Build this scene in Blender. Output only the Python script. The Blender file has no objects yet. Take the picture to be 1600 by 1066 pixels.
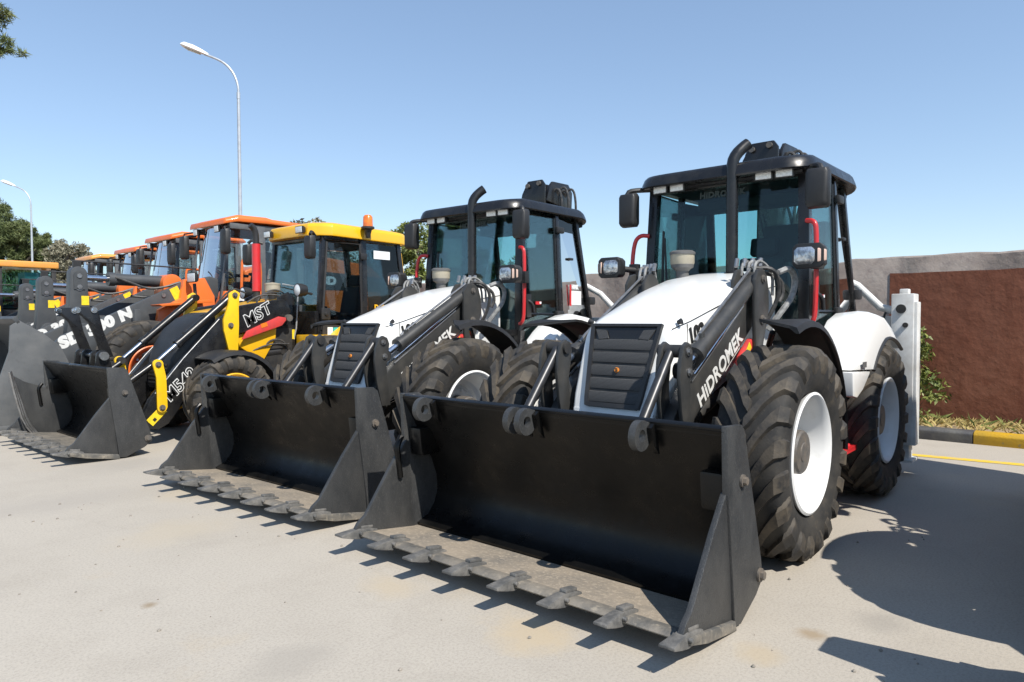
import bpy, bmesh, math, random
from mathutils import Vector, Matrix
random.seed(7)
PI = math.pi
S = bpy.context.scene
COL = S.collection
R = math.radians

# ------------------------------------------------------------------ camera
cam_d = bpy.data.cameras.new("camera"); cam = bpy.data.objects.new("camera", cam_d); COL.objects.link(cam)
YAW, PITCH, ROLL = -2.4301, -0.0317, -0.0034
f_ = Vector((math.cos(YAW)*math.cos(PITCH), math.sin(YAW)*math.cos(PITCH), math.sin(PITCH)))
r_ = f_.cross(Vector((0, 0, 1))).normalized(); u_ = r_.cross(f_)
r2 = r_*math.cos(ROLL)+u_*math.sin(ROLL); u2 = u_*math.cos(ROLL)-r_*math.sin(ROLL)
cam.matrix_world = Matrix(((r2.x, u2.x, -f_.x, 4.6243), (r2.y, u2.y, -f_.y, 2.6219), (r2.z, u2.z, -f_.z, 1.5725), (0, 0, 0, 1)))
cam_d.sensor_width = 36; cam_d.lens = 1082.2*36/1600; cam_d.clip_start = .05; cam_d.clip_end = 3000
S.camera = cam

# ------------------------------------------------------------------ sky, sun, exposure
SUN_AZ, SUN_EL = R(77), R(50)
sd = Vector((math.cos(SUN_AZ)*math.cos(SUN_EL), math.sin(SUN_AZ)*math.cos(SUN_EL), math.sin(SUN_EL)))
W = bpy.data.worlds.new("World"); S.world = W; W.use_nodes = True
nt = W.node_tree; nt.nodes.clear()
sky = nt.nodes.new("ShaderNodeTexSky"); sky.sky_type = 'NISHITA'; sky.sun_disc = False
sky.sun_elevation = SUN_EL; sky.sun_rotation = math.atan2(sd.x, sd.y)
sky.altitude = 0; sky.air_density = 1.0; sky.dust_density = 0.0; sky.ozone_density = 2.0
bg = nt.nodes.new("ShaderNodeBackground"); bg.inputs[1].default_value = 0.14
wo = nt.nodes.new("ShaderNodeOutputWorld")
gm = nt.nodes.new("ShaderNodeGamma"); gm.inputs[1].default_value = .7
vm = nt.nodes.new("ShaderNodeVectorMath"); vm.operation = 'MULTIPLY'; vm.inputs[1].default_value = (1.37, 1.49, 1.63)
nt.links.new(sky.outputs[0], gm.inputs[0]); nt.links.new(gm.outputs[0], vm.inputs[0]); nt.links.new(vm.outputs[0], bg.inputs[0]); nt.links.new(bg.outputs[0], wo.inputs[0])
sun_d = bpy.data.lights.new("sun", 'SUN'); sun_d.energy = 5.0; sun_d.angle = R(.53); sun_d.color = (1, .95, .87)
sun = bpy.data.objects.new("sun", sun_d); COL.objects.link(sun)
sun.rotation_euler = sd.to_track_quat('Z', 'Y').to_euler()
S.view_settings.view_transform = 'Standard'; S.view_settings.look = 'None'
S.view_settings.exposure = 0.32; S.view_settings.gamma = 1
S.cycles.max_bounces = 8; S.cycles.transparent_max_bounces = 24
S.cycles.use_denoising = True

# ------------------------------------------------------------------ materials
def mat(name, c, rough=.5, metal=0, c2=None, ns=4, lo=.4, hi=.65, bump=0, bs=40, coat=0, c3=None, ns3=30, lo3=.55, hi3=.7, spec=.5, stretch=None, rvar=0, dist=.01):
    m = bpy.data.materials.new(name); m.use_nodes = True; t = m.node_tree; N = t.nodes; L = t.links
    b = N["Principled BSDF"]
    b.inputs["Base Color"].default_value = (*c, 1); b.inputs["Roughness"].default_value = rough
    b.inputs["Metallic"].default_value = metal; b.inputs["Specular IOR Level"].default_value = spec
    if coat: b.inputs["Coat Weight"].default_value = coat; b.inputs["Coat Roughness"].default_value = .08
    if not (c2 or c3 or bump or rvar): return m
    tc = N.new("ShaderNodeTexCoord"); vec = tc.outputs["Object"]
    if stretch:
        mp = N.new("ShaderNodeMapping"); mp.inputs["Scale"].default_value = stretch; L.new(vec, mp.inputs[0]); vec = mp.outputs[0]
    def noise(sc, lo, hi, det=6, rough=.6):
        n = N.new("ShaderNodeTexNoise"); n.inputs["Scale"].default_value = sc; n.inputs["Detail"].default_value = det; n.inputs["Roughness"].default_value = rough
        L.new(vec, n.inputs["Vector"])
        r = N.new("ShaderNodeMapRange"); r.inputs[1].default_value = lo; r.inputs[2].default_value = hi; L.new(n.outputs[0], r.inputs[0])
        return r.outputs[0]
    cur = None
    for cc, sc, l, h in ((c2, ns, lo, hi), (c3, ns3, lo3, hi3)):
        if cc:
            mx = N.new("ShaderNodeMix"); mx.data_type = 'RGBA'
            L.new(noise(sc, l, h), mx.inputs[0])
            if cur: L.new(cur, mx.inputs[6])
            else: mx.inputs[6].default_value = (*c, 1)
            mx.inputs[7].default_value = (*cc, 1); cur = mx.outputs[2]
    if cur: L.new(cur, b.inputs["Base Color"])
    if rvar:
        r = N.new("ShaderNodeMapRange"); r.inputs[3].default_value = max(.02, rough-rvar); r.inputs[4].default_value = min(1, rough+rvar)
        L.new(noise(9, .3, .7), r.inputs[0]); L.new(r.outputs[0], b.inputs["Roughness"])
    if bump:
        bp = N.new("ShaderNodeBump"); bp.inputs["Strength"].default_value = bump; bp.inputs["Distance"].default_value = dist
        L.new(noise(bs, .2, .8), bp.inputs["Height"]); L.new(bp.outputs[0], b.inputs["Normal"])
    return m

def glass_mat(name, tint, gl=1.0):
    m = bpy.data.materials.new(name); m.use_nodes = True; t = m.node_tree; N = t.nodes; L = t.links; N.clear()
    o = N.new("ShaderNodeOutputMaterial"); tr = N.new("ShaderNodeBsdfTransparent"); tr.inputs[0].default_value = (*tint, 1)
    g = N.new("ShaderNodeBsdfGlossy"); g.inputs["Roughness"].default_value = .01
    fr = N.new("ShaderNodeFresnel"); fr.inputs[0].default_value = 1.5
    mu = N.new("ShaderNodeMath"); mu.operation = 'MULTIPLY'; mu.inputs[1].default_value = gl; L.new(fr.outputs[0], mu.inputs[0])
    mx = N.new("ShaderNodeMixShader"); L.new(mu.outputs[0], mx.inputs[0]); L.new(tr.outputs[0], mx.inputs[1]); L.new(g.outputs[0], mx.inputs[2])
    L.new(mx.outputs[0], o.inputs[0]); return m

M = {}
M['white'] = mat("white_paint", (.80, .80, .78), .3, coat=.4, c2=(.70, .69, .66), ns=3, lo=.5, hi=.8)
M['bwhite'] = mat("white_paint_dusty", (.72, .73, .72), .45, c2=(.58, .57, .54), ns=6)
M['black'] = mat("black_paint", (.011, .011, .012), .30, c2=(.024, .023, .021), ns=8, lo=.5, hi=.75, rvar=.12)
M['arm'] = mat("charcoal_paint", (.034, .034, .033), .42, c2=(.055, .052, .047), ns=7, lo=.45, hi=.75, rvar=.1, bump=.08, bs=120)
M['plastic'] = mat("black_plastic", (.018, .018, .019), .5, c2=(.038, .036, .033), ns=5, lo=.5, hi=.8, bump=.1, bs=200)
M['greyplastic'] = mat("grey_plastic", (.10, .10, .10), .5, c2=(.14, .135, .13), ns=6, bump=.08, bs=200)
M['bucket'] = mat("bucket_black", (.004, .004, .004), .33, c2=(.009, .0085, .008), ns=3, lo=.45, hi=.75, rvar=.1, bump=.05, bs=60, c3=(.022, .02, .017), ns3=9, lo3=.62, hi3=.9, spec=.28)
M['scuffed'] = mat("bucket_side_scuffed", (.030, .031, .032), .42, c2=(.054, .054, .053), ns=7, lo=.38, hi=.70, bump=.25, bs=160, c3=(.10, .098, .094), ns3=170, lo3=.55, hi3=.80, stretch=(1, 1, .45))
M['edge'] = mat("dusty_steel_edge", (.09, .088, .082), .55, c2=(.22, .195, .16), ns=5, lo=.38, hi=.65, bump=.3, bs=60, c3=(.32, .28, .22), ns3=22, lo3=.54, hi3=.75)
M['floorplate'] = mat("sandy_bucket_floor", (.30, .25, .19), .85, c2=(.15, .138, .12), ns=2.2, lo=.40, hi=.72, bump=.4, bs=110, c3=(.38, .32, .245), ns3=40, lo3=.5, hi3=.7)
M['tooth'] = mat("worn_tooth_steel", (.085, .085, .083), .5, c2=(.19, .18, .165), ns=12, lo=.4, hi=.7, bump=.35, bs=70)
M['rubber'] = mat("tyre_rubber", (.026, .0255, .025), .75, c2=(.055, .050, .043), ns=5, lo=.42, hi=.7, bump=.15, bs=80, c3=(.075, .064, .05), ns3=14, lo3=.58, hi3=.75, spec=.3)
M['lug'] = mat("dusty_tread", (.034, .032, .030), .7, c2=(.105, .086, .063), ns=4, lo=.38, hi=.66, bump=.2, bs=60, c3=(.026, .025, .024), ns3=11, lo3=.5, hi3=.68, spec=.35)
M['rim'] = mat("white_rim", (.74, .74, .73), .38, c2=(.60, .59, .56), ns=7, lo=.55, hi=.8)
M['greyrim'] = mat("grey_rim", (.40, .41, .42), .4, c2=(.34, .33, .31), ns=7)
M['hub'] = mat("axle_hub_grey", (.09, .085, .08), .5, c2=(.15, .125, .10), ns=14, bump=.2, bs=60)
M['chrome'] = mat("chrome_rod", (.78, .78, .8), .16, 1, c2=(.62, .62, .62), ns=20)
M['darksteel'] = mat("dark_steel", (.06, .06, .063), .38, .55, c2=(.04, .04, .04), ns=12)
M['steel'] = mat("steel_grey", (.38, .38, .38), .38, .85, c2=(.26, .25, .24), ns=15)
M['dark'] = mat("chassis_dark", (.018, .018, .019), .6, c2=(.04, .037, .033), ns=8)
M['red'] = mat("red_paint", (.60, .02, .025), .35, coat=.3, c2=(.5, .03, .03), ns=9)
M['redfade'] = mat("red_strut", (.62, .045, .04), .5, c2=(.48, .05, .05), ns=12)
M['yellow'] = mat("yellow_paint", (.80, .43, .012), .33, coat=.35, c2=(.70, .37, .02), ns=5, lo=.5, hi=.8)
M['yel_link'] = mat("yellow_link_paint", (.82, .50, .012), .38, c2=(.66, .40, .03), ns=9, lo=.5, hi=.8)
M['orange'] = mat("orange_paint", (.72, .155, .025), .38, coat=.3, c2=(.60, .13, .03), ns=5, lo=.5, hi=.8)
M['paleorange'] = mat("orange_yellow_paint", (.76, .33, .06), .4, coat=.3, c2=(.66, .30, .07), ns=5)
M['grey'] = mat("loader_grey_paint", (.052, .056, .060), .45, c2=(.075, .078, .08), ns=5, lo=.45, hi=.75, bump=.06, bs=90)
M['bucketgrey'] = mat("light_bucket_grey", (.085, .09, .094), .5, c2=(.125, .127, .127), ns=3, lo=.42, hi=.7, bump=.1, bs=60, c3=(.07, .07, .07), ns3=14, lo3=.6, hi3=.8)
M['visor_print'] = mat("dim_visor_lettering", (.045, .065, .065), .6)
M['cabgrey'] = mat("cab_pillar_grey", (.085, .088, .092), .45, c2=(.12, .12, .12), ns=6)
M['decal_y'] = mat("yellow_sticker", (.85, .62, .02), .5, c2=(.7, .5, .02), ns=25)
M['decal_w'] = mat("white_sticker", (.78, .80, .80), .5)
M['decal_t'] = mat("teal_sticker", (.03, .42, .40), .5)
M['print_w'] = mat("white_lettering", (.72, .72, .70), .5, c2=(.60, .60, .58), ns=20)
M['print_k'] = mat("black_lettering", (.02, .02, .02), .5)
M['lens'] = mat("lamp_lens", (.85, .86, .84), .22, .2, c2=(.66, .68, .68), ns=60, bump=.25, bs=90)
M['headlens'] = mat("headlamp_reflector", (.62, .64, .66), .14, .75, c2=(.22, .24, .27), ns=22, lo=.42, hi=.6, bump=.3, bs=30)
M['amber'] = mat("amber_plastic", (.80, .20, .02), .2, coat=.5, c2=(.62, .14, .02), ns=18)
M['indic'] = mat("indicator_lens", (.72, .50, .40), .2, coat=.4)
M['cream'] = mat("air_bowl", (.40, .36, .27), .35, c2=(.33, .30, .24), ns=9)
M['seat'] = mat("seat_fabric", (.03, .034, .04), .8, bump=.2, bs=150)
M['interior'] = mat("cab_trim", (.035, .038, .042), .7)
M['glass'] = glass_mat("teal_glass", (.72, .88, .88), .8)
M['sideglass'] = glass_mat("tinted_side_glass", (.40, .52, .57), 1.0)
M['clear'] = glass_mat("clear_glass", (.94, .965, .965), .9)
M['hose'] = mat("hose", (.03, .03, .03), .5, c2=(.08, .075, .07), ns=20)
M['sleeve'] = mat("grey_hose_sleeve", (.30, .30, .29), .5, c2=(.14, .14, .14), ns=30)
M['emblem'] = mat("orange_emblem", (.75, .25, .03), .45)
M['mirror'] = mat("mirror_face", (.6, .65, .7), .05, 1)
M['galv'] = mat("galvanised_steel", (.52, .55, .58), .42, .5, c2=(.44, .46, .48), ns=8)
M['lampwhite'] = mat("lamp_housing", (.74, .73, .70), .4)

def mesh_mat():
    m = mat("perforated_grille", (.03, .031, .033), .75, c2=(.05, .05, .05), ns=9)
    t = m.node_tree; N = t.nodes; L = t.links; b = N["Principled BSDF"]
    tc = N.new("ShaderNodeTexCoord"); mp = N.new("ShaderNodeMapping"); mp.inputs["Scale"].default_value = (1, 95, 120)
    L.new(tc.outputs["Object"], mp.inputs[0])
    # staggered holes
    sx = N.new("ShaderNodeSeparateXYZ"); L.new(mp.outputs[0], sx.inputs[0])
    def op(o, a, bb=None):
        n = N.new("ShaderNodeMath"); n.operation = o
        for i, v in enumerate((a, bb)):
            if v is None: continue
            if isinstance(v, (int, float)): n.inputs[i].default_value = v
            else: L.new(v, n.inputs[i])
        return n.outputs[0]
    row = op('FLOOR', sx.outputs[2]); off = op('MULTIPLY', op('MODULO', row, 2.0), .5)
    fx = op('SUBTRACT', op('FRACT', op('ADD', sx.outputs[1], off)), .5); fz = op('SUBTRACT', op('FRACT', sx.outputs[2]), .5)
    d = op('SQRT', op('ADD', op('MULTIPLY', fx, fx), op('MULTIPLY', fz, fz)))
    k = op('LESS_THAN', d, .30)
    mx = N.new("ShaderNodeMix"); mx.data_type = 'RGBA'; L.new(k, mx.inputs[0]); mx.inputs[6].default_value = (.062, .063, .065, 1); mx.inputs[7].default_value = (.003, .003, .003, 1)
    L.new(mx.outputs[2], b.inputs["Base Color"]); return m
M['mesh'] = mesh_mat()

# ------------------------------------------------------------------ mesh helpers
class MB:
    def __init__(s): s.bm = bmesh.new()
    def face(s, vs):
        try: return s.bm.faces.new(vs)
        except ValueError: return None
    def v(s, p): return s.bm.verts.new(p)
    def box(s, c, d, m=None):
        hx, hy, hz = d[0]/2, d[1]/2, d[2]/2; c = Vector(c); vs = []
        for a in (-1, 1):
            for b in (-1, 1):
                for e in (-1, 1):
                    q = Vector((a*hx, b*hy, e*hz))
                    if m is not None: q = m @ q
                    vs.append(s.v(c+q))
        for f in ((0, 1, 3, 2), (4, 6, 7, 5), (0, 4, 5, 1), (2, 3, 7, 6), (0, 2, 6, 4), (1, 5, 7, 3)): s.face([vs[i] for i in f])
        return s
    def prism(s, poly, a0, a1, ax='Y', fn=None):
        def P(p, a):
            if ax == 'Y': q = (p[0], a, p[1])
            elif ax == 'X': q = (a, p[0], p[1])
            else: q = (p[0], p[1], a)
            return fn(Vector(q)) if fn else q
        A = [s.v(P(p, a0)) for p in poly]; B = [s.v(P(p, a1)) for p in poly]
        n = len(poly)
        s.face(A); s.face(B[::-1])
        for i in range(n): s.face([A[i], B[i], B[(i+1) % n], A[(i+1) % n]])
        return s
    def plate(s, path, a0, a1, th, ax='Y'):       # curved plate following an open path, thickness to its left side
        n = len(path); out = []
        for i, p in enumerate(path):
            q0 = path[max(0, i-1)]; q1 = path[min(n-1, i+1)]
            d = Vector((q1[0]-q0[0], q1[1]-q0[1])).normalized(); out.append((p[0]-d.y*th, p[1]+d.x*th))
        A = []
        for a in (a0, a1):
            A.append([[s.v((p[0], a, p[1]) if ax == 'Y' else (a, p[0], p[1])) for p in path], [s.v((p[0], a, p[1]) if ax == 'Y' else (a, p[0], p[1])) for p in out]])
        for i in range(n-1):
            s.face([A[0][0][i], A[0][0][i+1], A[1][0][i+1], A[1][0][i]])
            s.face([A[0][1][i], A[1][1][i], A[1][1][i+1], A[0][1][i+1]])
            for k in (0, 1): s.face([A[k][0][i], A[k][1][i], A[k][1][i+1], A[k][0][i+1]])
        for i in (0, n-1): s.face([A[0][0][i], A[1][0][i], A[1][1][i], A[0][1][i]])
        return s
    def cyl(s, p0, p1, r, n=16, r1=None, cap=True):
        p0, p1 = Vector(p0), Vector(p1); d = (p1-p0).normalized(); r1 = r if r1 is None else r1
        a = d.orthogonal().normalized(); b = d.cross(a)
        A = [s.v(p0+(a*math.cos(2*PI*i/n)+b*math.sin(2*PI*i/n))*r) for i in range(n)]
        B = [s.v(p1+(a*math.cos(2*PI*i/n)+b*math.sin(2*PI*i/n))*r1) for i in range(n)]
        for i in range(n): s.face([A[i], A[(i+1) % n], B[(i+1) % n], B[i]])
        if cap: s.face(A[::-1]); s.face(B)
        return s
    def tube(s, path, r, n=8, sm=0):
        path = [Vector(p) for p in path]
        for _ in range(sm):                      # chaikin smoothing
            q = [path[0]]
            for a, b in zip(path, path[1:]): q += [a*.75+b*.25, a*.25+b*.75]
            path = q+[path[-1]]
        rings = []; prev = None; m = len(path)
        for i, p in enumerate(path):
            d = (path[min(i+1, m-1)]-path[max(i-1, 0)]).normalized()
            a = d.orthogonal().normalized() if prev is None else (prev-d*prev.dot(d)).normalized()
            prev = a; b = d.cross(a); rr = r(i/(m-1)) if callable(r) else r
            rings.append([s.v(p+(a*math.cos(2*PI*k/n)+b*math.sin(2*PI*k/n))*rr) for k in range(n)])
        for A, B in zip(rings, rings[1:]):
            for k in range(n): s.face([A[k], A[(k+1) % n], B[(k+1) % n], B[k]])
        s.face(rings[0][::-1]); s.face(rings[-1]); return s
    def loft(s, rings, cap=True, closed=True):
        V = [[s.v(p) for p in r] for r in rings]; n = len(V[0])
        for A, B in zip(V, V[1:]):
            for k in range(n if closed else n-1): s.face([A[k], A[(k+1) % n], B[(k+1) % n], B[k]])
        if cap: s.face(V[0][::-1]); s.face(V[-1])
        return s
    def lathe(s, prof, o=(0, 0, 0), ax='Y', n=48, closed=False):   # prof: (radius, axial)
        o = Vector(o); V = []
        for i in range(n):
            t = 2*PI*i/n; row = []
            for r, a in prof:
                if ax == 'Y': q = Vector((r*math.cos(t), a, r*math.sin(t)))
                elif ax == 'X': q = Vector((a, r*math.cos(t), r*math.sin(t)))
                else: q = Vector((r*math.cos(t), r*math.sin(t), a))
                row.append(s.v(o+q))
            V.append(row)
        m = len(prof)
        for i in range(n):
            A, B = V[i], V[(i+1) % n]
            for k in range(m if closed else m-1):
                s.face([A[k], A[(k+1) % m], B[(k+1) % m], B[k]])
        return s
    def build(s, name, mt, parent=None, bevel=0, seg=2, ang=35, smooth=True, label=None):
        bm = s.bm
        bmesh.ops.remove_doubles(bm, verts=bm.verts, dist=1e-5)
        bmesh.ops.dissolve_degenerate(bm, edges=bm.edges, dist=1e-6)
        bmesh.ops.recalc_face_normals(bm, faces=bm.faces)
        if bevel:
            es = [e for e in bm.edges if len(e.link_faces) == 2 and e.calc_face_angle(0) > R(ang)]
            if es: bmesh.ops.bevel(bm, geom=es, offset=bevel, segments=seg, profile=.6, affect='EDGES', clamp_overlap=True)
        me = bpy.data.meshes.new(name); bm.to_mesh(me); bm.free()
        if smooth and len(me.polygons):
            me.polygons.foreach_set("use_smooth", [True]*len(me.polygons)); me.set_sharp_from_angle(angle=R(38))
        if mt: me.materials.append(M[mt] if isinstance(mt, str) else mt)
        o = bpy.data.objects.new(name, me); COL.objects.link(o)
        if parent: o.parent = parent
        if label: o['label'] = label
        return o

def empty(name, loc=(0, 0, 0), rz=0, parent=None):
    o = bpy.data.objects.new(name, None); COL.objects.link(o); o.location = loc; o.rotation_euler = (0, 0, rz); o.empty_display_size = .2
    if parent: o.parent = parent
    return o
def tag(o, label=None, cat=None, group=None, kind=None):
    for k, v in (('label', label), ('category', cat), ('group', group), ('kind', kind)):
        if v: o[k] = v
    return o
def dup(o, parent=None):
    c = o.copy(); COL.objects.link(c); c.parent = parent
    for ch in list(o.children): dup(ch, c)
    return c
def share(o, parent, loc=(0, 0, 0), rot=(0, 0, 0), scale=(1, 1, 1)):
    c = dup(o, parent); c.location = loc; c.rotation_euler = rot; c.scale = scale; return c

def text(name, s, size, org, xd, yd, mt, parent, bold=.0, shear=0, ext=.002, spacing=1, width=1):
    cu = bpy.data.curves.new(name, 'FONT'); cu.body = s; cu.size = size; cu.shear = shear; cu.offset = bold; cu.extrude = ext; cu.space_character = spacing; cu.resolution_u = 4
    to = bpy.data.objects.new(name, cu); COL.objects.link(to)
    bpy.context.view_layer.update()
    me = bpy.data.meshes.new_from_object(to.evaluated_get(bpy.context.evaluated_depsgraph_get()))
    bpy.data.objects.remove(to)
    x = Vector(xd).normalized(); y = Vector(yd); y = (y-x*y.dot(x)).normalized(); z = x.cross(y)
    for v in me.vertices: v.co = Vector(org)+x*v.co.x*width+y*v.co.y+z*v.co.z
    me.materials.clear(); me.materials.append(M[mt])
    o = bpy.data.objects.new(name, me); COL.objects.link(o); o.parent = parent; return o
def outline_text(name, s, size, org, xd, yd, parent, bold=.02, shear=0, width=1, spacing=1.1):
    a = text(name, s, size, org, xd, yd, 'print_w', parent, bold, shear, .001, spacing, width)
    x = Vector(xd).normalized(); y = Vector(yd); z = x.cross(y).normalized()
    text(name+"_core", s, size, Vector(org)+z*.003, xd, yd, 'print_k', a, bold*.05, shear, .001, spacing, width)
    return a
def circ(cx, cz, r, a0=0, a1=360, n=12): return [(cx+r*math.cos(R(a0+(a1-a0)*i/n)), cz+r*math.sin(R(a0+(a1-a0)*i/n))) for i in range(n+1)]
def bolt(mb, p, r=.03, h=.02, s=1):   # hexagonal head on a washer, axis along Y
    p = Vector(p); mb.cyl(p, p+Vector((0, s*h*.4, 0)), r*1.25, 14); mb.cyl(p, p+Vector((0, s*h, 0)), r*.8, 6)
# ------------------------------------------------------------------ setting: ground, kerb, wall, vegetation, lamps
SPOTS = [(1.98, .46, .28, (.44, .355, .24), .75, 1.3), (1.08, 1.52, .09, (.29, .22, .14), .8, 1.0), (1.45, 1.40, .12, (.42, .34, .23), .6, 1.0), (3.07, -1.37, .05, (.25, .19, .12), .8, 1.0), (2.05, -.55, .22, (.43, .355, .25), .6, 1.4), (2.4, -2.6, .35, (.42, .36, .27), .5, .8),
         (1.9, -3.7, .30, (.41, .35, .26), .6, 1.3), (2.9, -.2, .18, (.29, .265, .23), .45, .7), (.7, 1.75, .16, (.26, .24, .21), .5, 1.0), (2.6, .9, .12, (.31, .28, .24), .5, 1.0), (1.7, -5.6, .5, (.30, .275, .24), .5, 1.0), (2.7, -4.2, .4, (.33, .30, .262), .5, .6)]
def concrete():
    m = bpy.data.materials.new("yard_concrete"); m.use_nodes = True; t = m.node_tree; N = t.nodes; L = t.links; b = N["Principled BSDF"]
    tc = N.new("ShaderNodeTexCoord")
    def noise(sc, lo, hi, det=8, rough=.6, src=None):
        n = N.new("ShaderNodeTexNoise"); n.inputs["Scale"].default_value = sc; n.inputs["Detail"].default_value = det; n.inputs["Roughness"].default_value = rough
        L.new(src or tc.outputs["Object"], n.inputs["Vector"]); r = N.new("ShaderNodeMapRange"); r.inputs[1].default_value = lo; r.inputs[2].default_value = hi; L.new(n.outputs[0], r.inputs[0]); return r.outputs[0]
    def mix(f, a, bb, k=1.0):
        x = N.new("ShaderNodeMix"); x.data_type = 'RGBA'
        if k != 1.0:
            mu = N.new("ShaderNodeMath"); mu.operation = 'MULTIPLY'; mu.inputs[1].default_value = k; L.new(f, mu.inputs[0]); f = mu.outputs[0]
        L.new(f, x.inputs[0])
        for i, v in ((6, a), (7, bb)):
            if isinstance(v, tuple): x.inputs[i].default_value = (*v, 1)
            else: L.new(v, x.inputs[i])
        return x.outputs[2]
    c = mix(noise(.35, .35, .65), (.385, .347, .292), (.425, .385, .326))
    c = mix(noise(1.6, .5, .72), c, (.350, .313, .262), .6)
    c = mix(noise(5.0, .56, .75), c, (.43, .39, .325), .6)
    c = mix(noise(.9, .60, .72, 10, .7), c, (.43, .355, .255), .5)       # sandy dust
    c = mix(noise(70, .45, .8, 3), c, (.22, .20, .175), .6)            # aggregate
    c = mix(noise(180, .55, .8, 2), c, (.56, .535, .49), .5)
    c = mix(noise(1.1, .68, .74, 9, .65), c, (.25, .22, .185), .3)         # faint stains
    v = N.new("ShaderNodeTexVoronoi"); v.feature = 'DISTANCE_TO_EDGE'; v.inputs["Scale"].default_value = .22
    mp = N.new("ShaderNodeMix"); mp.data_type = 'VECTOR'; n3 = N.new("ShaderNodeTexNoise"); n3.inputs["Scale"].default_value = 1.3; n3.inputs["Detail"].default_value = 6
    va = N.new("ShaderNodeVectorMath"); va.operation = 'MULTIPLY_ADD'; va.inputs[1].default_value = (.9, .9, .9); L.new(tc.outputs["Object"], n3.inputs["Vector"]); L.new(n3.outputs["Color"], va.inputs[0]); L.new(tc.outputs["Object"], va.inputs[2]); L.new(va.outputs[0], v.inputs["Vector"])
    r = N.new("ShaderNodeMapRange"); r.inputs[1].default_value = 0; r.inputs[2].default_value = .0035; r.inputs[3].default_value = 1; r.inputs[4].default_value = 0; L.new(v.outputs["Distance"], r.inputs[0])
    c = mix(r.outputs[0], c, (.28, .25, .21), .14)
    nz = N.new("ShaderNodeTexNoise"); nz.inputs["Scale"].default_value = 3.2; nz.inputs["Detail"].default_value = 8; nz.inputs["Roughness"].default_value = .7; L.new(tc.outputs["Object"], nz.inputs["Vector"])
    def spot(c, x, y, r, col, k, sx=1.0):        # a stain or a patch of spilled sand with ragged edges
        mpn = N.new("ShaderNodeMapping"); mpn.inputs["Location"].default_value = (-x*sx, -y, 0); mpn.inputs["Scale"].default_value = (sx, 1, 1); L.new(tc.outputs["Object"], mpn.inputs[0])
        le = N.new("ShaderNodeVectorMath"); le.operation = 'LENGTH'; L.new(mpn.outputs[0], le.inputs[0])
        ad = N.new("ShaderNodeMath"); ad.operation = 'MULTIPLY_ADD'; L.new(nz.outputs[0], ad.inputs[0]); ad.inputs[1].default_value = r*2.2; ad.inputs[2].default_value = -r*1.1
        su = N.new("ShaderNodeMath"); su.operation = 'ADD'; L.new(le.outputs["Value"], su.inputs[0]); L.new(ad.outputs[0], su.inputs[1])
        rr = N.new("ShaderNodeMapRange"); rr.inputs[1].default_value = r*1.15; rr.inputs[2].default_value = r*.35; rr.inputs[3].default_value = 0; rr.inputs[4].default_value = k; L.new(su.outputs[0], rr.inputs[0])
        return mix(rr.outputs[0], c, col)
    for x, y, r, col, k, sx in SPOTS: c = spot(c, x, y, r, col, k, sx)
    L.new(c, b.inputs["Base Color"]); b.inputs["Roughness"].default_value = .88; b.inputs["Specular IOR Level"].default_value = .3
    bp = N.new("ShaderNodeBump"); bp.inputs["Strength"].default_value = .3; bp.inputs["Distance"].default_value = .003; L.new(noise(170, .3, .7, 6), bp.inputs["Height"]); L.new(bp.outputs[0], b.inputs["Normal"])
    return m
M['ground'] = concrete()
M['kerb_d'] = mat("kerb_black_paint", (.06, .06, .065), .6, c2=(.11, .108, .10), ns=4, bump=.3, bs=30)
M['kerb_y'] = mat("kerb_yellow_paint", (.62, .36, .012), .6, c2=(.50, .31, .03), ns=4, bump=.3, bs=30, c3=(.34, .26, .10), ns3=12, lo3=.62, hi3=.72)
M['line'] = mat("road_line_yellow", (.72, .48, .03), .7, c2=(.56, .42, .14), ns=7, lo=.48, hi=.66, c3=(.42, .37, .25), ns3=35, lo3=.55, hi3=.7)
M['wall_g'] = mat("render_grey", (.275, .228, .198), .9, c2=(.345, .298, .262), ns=1.6, lo=.4, hi=.65, bump=.35, bs=5, dist=.03, c3=(.20, .165, .15), ns3=7, lo3=.52, hi3=.75)
M['wall_b'] = mat("render_brown_paint", (.185, .062, .032), .85, c2=(.225, .088, .050), ns=1.1, lo=.4, hi=.68, bump=.4, bs=4, dist=.03, c3=(.15, .046, .022), ns3=6, lo3=.5, hi3=.75)
M['soil'] = mat("dry_soil", (.30, .22, .13), .95, c2=(.40, .31, .18), ns=6, bump=.6, bs=25)
M['straw'] = mat("dry_grass", (.50, .38, .16), .8, c2=(.40, .34, .12), ns=8)
M['greengrass'] = mat("green_grass", (.14, .20, .045), .7, c2=(.26, .26, .08), ns=8)
M['leaf'] = mat("leaf_green", (.085, .125, .03), .55, c2=(.13, .17, .045), ns=1.4, c3=(.05, .08, .02), ns3=5, lo3=.45, hi3=.65)
M['leafy'] = mat("leaf_yellow_green", (.15, .18, .035), .55, c2=(.22, .24, .06), ns=2.5, c3=(.08, .115, .025), ns3=8, lo3=.45, hi3=.65)
M['pine'] = mat("pine_needles", (.11, .14, .045), .6, c2=(.17, .19, .07), ns=.9, c3=(.06, .085, .03), ns3=3, lo3=.45, hi3=.65)
M['greyleaf'] = mat("dusty_leaf", (.20, .185, .125), .7, c2=(.27, .25, .18), ns=1.2, c3=(.13, .125, .075), ns3=4, lo3=.45, hi3=.65)
M['bark'] = mat("bark", (.10, .075, .055), .9, c2=(.16, .13, .10), ns=6, bump=.8, bs=20)
M['tarp'] = mat("mustard_tarp", (.42, .27, .04), .8, c2=(.28, .18, .03), ns=8, bump=.6, bs=12)

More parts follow.
